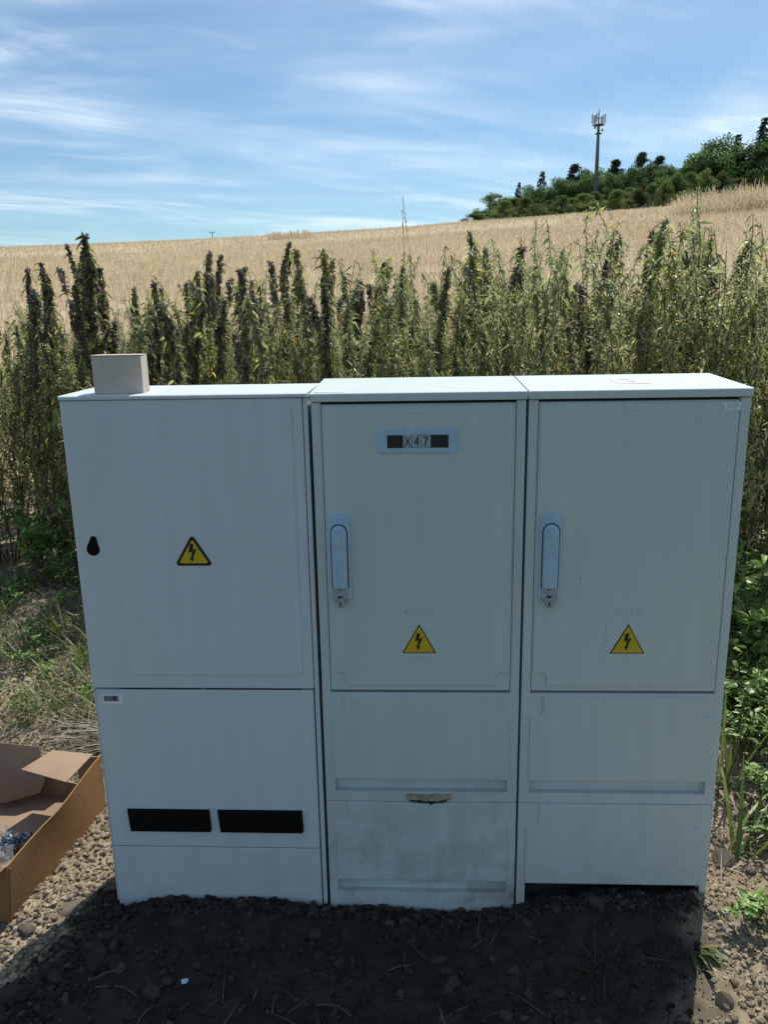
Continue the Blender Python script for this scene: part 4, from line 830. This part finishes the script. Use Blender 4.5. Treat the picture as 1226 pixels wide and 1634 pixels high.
def tree(kind, seed):
    """unit tree, 10 m tall, to be scaled"""
    rng = np.random.default_rng(seed); st, cr = PB(), PB(); H = 10
    if kind in ('spruce', 'pine'):
        P = stemline(rng, (0, 0, 0), UP, H, 9, .03); st.tube(P, np.linspace(.16, .02, 9), 6)
        if kind == 'spruce':
            for z in np.arange(1.0, 9.9, .42):
                for k in range(7):
                    L = (10-z)*.25*rng.uniform(.65, 1.15)+.15; a = rng.uniform(0, 6.28); d = np.array([math.cos(a), math.sin(a), rng.uniform(-.35, .0)]); Q = stemline(rng, along(P, np.array([z/H]))[0], unit(d), L, 4, .1)
                    n = int(10+L*9); s = rng.uniform(.08, 1, n); scatter(cr, DIAM, along(Q, s)+rng.normal(0, .07, (n, 3)), unit(d)+rdir(rng, n)*.7+np.array([0, 0, -.25]), normals(rng, n), rng.uniform(.25, .5, n), rng.uniform(.12, .26, n), rng.uniform(0, 1, n))
        else:
            for i in range(80):
                z = rng.uniform(1.6, 9.75); L = np.interp(z, [1.6, 5, 8, 9.75], [1.6, 1.55, 1.0, .25])*rng.uniform(.55, 1.2); a = rng.uniform(0, 6.28); d = unit(np.array([math.cos(a), math.sin(a), rng.uniform(-.1, .5)])); Q = stemline(rng, along(P, np.array([z/H]))[0], d, L, 5, .2); st.tube(Q, np.linspace(.05, .015, 5), 4)
                for s0 in (.35, .7, 1.0):
                    c = along(Q, np.array([s0]))[0]; n = 46; off = rdir(rng, n)*(rng.uniform(0, 1, n)**.4*rng.uniform(.3, .55))[:, None]*np.array([1, 1, .75]); scatter(cr, DIAM, c+off, rdir(rng, n)+off, normals(rng, n), rng.uniform(.18, .36, n), rng.uniform(.08, .18, n), rng.uniform(0, 1, n))
    else:
        low = kind == 'shrub'; P = stemline(rng, (0, 0, 0), UP, H*.75, 7, .12); st.tube(P, np.linspace(.22, .05, 7), 6)
        for i in range(46 if not low else 52):
            if low: c = np.array([rng.normal(0, 2.6), rng.normal(0, 2.2), rng.uniform(.6, 9.3)]); c[:2] *= np.clip((10.3-c[2])/6, .15, 1.15)
            else: c = np.array([rng.normal(0, 1.7), rng.normal(0, 1.7), rng.uniform(2.4, 9.3)]); c[:2] *= np.clip(math.sin(math.pi*(c[2]-1.2)/9.0)+.15, .2, 1.1)
            b0 = along(P, np.array([min(.95, c[2]/H*.8)]))[0]; st.tube(np.stack([b0, (b0+c)/2+(0, 0, .2), c]), [.07, .045, .015], 4)
            rr = rng.uniform(.7, 1.35); n = 150; off = rdir(rng, n)*(rng.uniform(0, 1, n)**.45*rr)[:, None]*np.array([1, 1, .8]); tone = rng.uniform(-.2, .2)
            scatter(cr, DIAM, c+off, off+rdir(rng, n)*.6, normals(rng, n), rng.uniform(.22, .45, n), rng.uniform(.14, .30, n), np.clip(rng.uniform(.1, .9, n)+tone, 0, 1))
    nm = {'spruce': 'spruce_tree', 'pine': 'pine_tree', 'leafy': 'deciduous_tree', 'shrub': 'woodland_shrub'}[kind]
    root = empty(nm); st.build("trunk", m_bark, root); cr.build("crown", m_con if kind in ('spruce', 'pine') else m_shrub if kind == 'shrub' else m_tree, root); return root
tp = {k: [tree(k, s+i) for i in range(n)] for k, s, n in (('spruce', 700, 2), ('pine', 710, 3), ('leafy', 720, 3), ('shrub', 730, 4))}; tused = set()
def put(kind, x, y, ztop, w, label, cat, group=None):
    i = int(rw.integers(len(tp[kind]))); o = copy_tree(tp[kind][i]) if (kind, i) in tused else tp[kind][i]; tused.add((kind, i))
    z = float(hill(x, y))-.6; h = max(2.5, ztop-z); o.location = (x, y, z); o.rotation_euler = (0, 0, rw.uniform(0, 6.28)); s = h/10; ww = w*rw.uniform(.9, 1.1)
    o.scale = (ww, ww, s); tag(o, label, cat, group); return o
TREES = [(21.1,182.0,26.7,'s',"small spruce at the far left end of the wood, sharp tip"),(26.6,186.4,29.5,'s',"second spruce from the left end of the wood, taller with a ragged tip"),(31.7,190.6,28.7,'d',"low round dark tree between spruce and pine, left of the mast"),(34.1,190.2,31.4,'p',"broad dark pine just left of the radio mast"),(38.0,194.6,31.0,'d',"dark leafy tree right behind the mast foot, on its left"),(42.3,198.8,31.8,'d',"dark leafy tree just right of the mast foot"),(44.1,193.3,32.4,'p',"narrow pine right of the radio mast"),(48.4,187.1,32.8,'p',"left one of two pines standing close together midway up the wood"),(52.8,191.1,32.9,'p',"right one of two pines standing close together midway up the wood"),(59.8,189.1,31.9,'s',"small spruce tip peeping over shrubs left of the big dark tree"),(61.2,178.1,34.0,'o',"big broad dark tree near the right end of the wood"),(66.5,181.5,34.8,'s',"slim spruce right of the big broad dark tree"),(69.1,175.2,36.6,'s',"tallest spruce at the right edge of the picture"),(69.2,180.5,33.1,'o',"leafy tree below the tallest spruce at the right edge"),(71.3,174.4,33.1,'o',"leafy tree at the extreme right edge, partly cut off"),(76.8,177.5,34.7,'p',"pine beyond the right edge of the wood")]
KM = {'s': ('spruce', 1.25, 'spruce'), 'p': ('pine', 1.55, 'pine'), 'd': ('leafy', 1.0, 'tree'), 'o': ('leafy', 1.35, 'tree')}
for x, y, z, k, l in TREES:
    kk, w, c = KM[k]; put(kk, x*.96, y*.96, (z+.9)*.965, w*max(.6, (z-float(hill(x, y)))/11), l, c, "trees of the distant wood")
SH = [(10.5,157.9,19.3),(12.4,164.8,20.2),(14.8,171.6,21.7),(16.1,161.4,21.6),(18.8,168.2,22.8),(19.8,158.0,21.6),(22.8,164.7,22.1),(26.2,171.3,22.6),(26.9,161.0,22.2),(30.2,167.6,22.5),(30.5,157.3,22.0),(33.7,163.8,23.1),(37.2,170.3,24.5),(37.3,160.0,22.9),(40.9,166.3,24.1),(40.2,156.2,22.5),(44.1,162.4,24.1),(43.6,152.2,22.9),(47.6,158.3,25.2),(51.9,164.3,26.3),(51.4,154.0,25.0),(56.2,159.7,25.4),(55.4,149.4,22.8),(60.1,155.1,25.0),(64.9,160.8,26.3),(64.0,150.3,25.0)]
for k, (x, y, z) in enumerate(SH):
    o = put('shrub', x, y, z, .62, "rounded green shrub at the front edge of the distant wood", "shrub", "shrubs at the edge of the wood")
for k in range(44):
    a = k/43; x = 16+a*60; y = 180-8*a+rw.uniform(-4, 4); put('leafy', x, y, 24.6+a*7.9+rw.uniform(-1.4, 1.2), .8, "dark leafy tree of average height inside the distant wood", "tree", "leafy trees inside the wood")
o = put('shrub', 41.3, 158.0, 23.4, .28, "rusty brown shrub standing out in the green edge of the wood", "shrub")
for ch in o.children:
    if ch.name.startswith("crown"):
        ch.data = ch.data.copy(); ch.data.materials[0] = m_yb

# ------------------------------------------------------------------ radio mast and far utility pole
m_mast = mat("mast_concrete", (.13, .11, .105), rough=.8, var=.15, nscale=.5)
m_ant = mat("antenna_grey", (.40, .39, .42), rough=.5)
m_dark = mat("mast_steel", (.10, .10, .11), rough=.6)
mx_, my_ = 35.2, 170.6; mz = float(hill(mx_, my_)); Hm = 38.6-mz
K_ = .75; mast = empty("radio_mast", (mx_, my_, mz)); mast.scale = (K_, K_, K_); Hm = Hm/K_; tag(mast, "tall brown radio mast with panel antennas rising behind the wood", "mast")
p = PB(); p.tube([(0, 0, -1), (0, 0, Hm*.5), (0, 0, Hm-3.3)], [.60, .50, .34], 12); p.build("pole", m_mast, mast)
p = PB(); p.tube([(0, 0, Hm-3.3), (0, 0, Hm+.4)], [.2, .12], 8); p.tube([(0, 0, Hm+.4), (0, 0, Hm+1.2)], [.04, .02], 5); p.build("spike", m_dark, mast)
for k, (z, r_) in enumerate(((Hm-3.2, 1.45), (Hm-5.3, .85))):
    p = PB(); a = np.linspace(0, 2*np.pi, 17); p.tube(np.stack([r_*np.cos(a), r_*np.sin(a), 0*a+z], 1), .09, 6, cap=False)
    for q in range(6): p.tube([(0, 0, z), (r_*math.cos(q*1.047), r_*math.sin(q*1.047), z)], .07, 4)
    p.box(-r_*.75, r_*.75, -r_*.75, r_*.75, z-.06, z+.02); p.build("platform", m_dark, mast)
for a, r_, z, h in ((0.1, 2.05, -1.6, 2.2), (2.2, 2.0, -1.6, 2.1), (4.2, 2.0, -1.6, 2.1), (3.04, 2.05, -1.6, 2.2), (.75, 1.5, -1.9, 2.0), (5.6, 1.5, -1.9, 2.0), (3.7, 1.4, -1.9, 2.0)):
    r_ *= .82
    p = PB(); x, y = r_*math.cos(a), r_*math.sin(a); p.box(x-.16, x+.16, y-.09, y+.09, Hm+z-h/2, Hm+z+h/2); o = bevel(p.build("antenna_panel", m_ant, mast), .03)
    p = PB(); p.tube([(x*.93, y*.93, Hm-3.5), (x*.93, y*.93, Hm+z+h/2-.2)], .045, 5); p.tube([(0, 0, Hm-3.2), (x*.93, y*.93, Hm-3.2)], .05, 4); p.tube([(0, 0, Hm-1.6), (x*.93, y*.93, Hm-1.6)], .04, 4); p.build("bracket", m_dark, o)
for x, z in ((.95, -4.5), (-.95, -3.9)):
    p = PB(); p.tube([(x, -.45, Hm+z), (x, -.25, Hm+z), (x, 0, Hm+z)], [.34, .32, .12], 12); p.build("dish", m_ant, mast)
ux, uy = -72.6, 289.3; uz = float(hill(ux, uy)); up_ = empty("utility_pole", (ux, uy, uz)); tag(up_, "tiny far utility pole with a forked crossarm on the field's horizon", "pole"); hh = 29.4-uz
p = PB(); p.tube([(0, 0, -.5), (0, 0, hh)], [.16, .11], 8); p.build("pole", m_dark, up_)
p = PB(); p.tube([(-1.0, 0, hh-.25), (1.0, 0, hh-.25)], .09, 6); p.build("crossarm", m_dark, up_)
for x in (-.9, 0, .9):
    p = PB(); p.tube([(x, 0, hh-.25), (x, 0, hh+.25)], [.06, .08], 6); p.build("insulator", m_dark, up_)

def purge(o):
    for ch in list(o.children): purge(ch)
    bpy.data.objects.remove(o)
for k, lst in protos.items():
    for i, o in enumerate(lst):
        if (k, i) not in used: purge(o)
for k, lst in tp.items():
    for i, o in enumerate(lst):
        if (k, i) not in tused: purge(o)
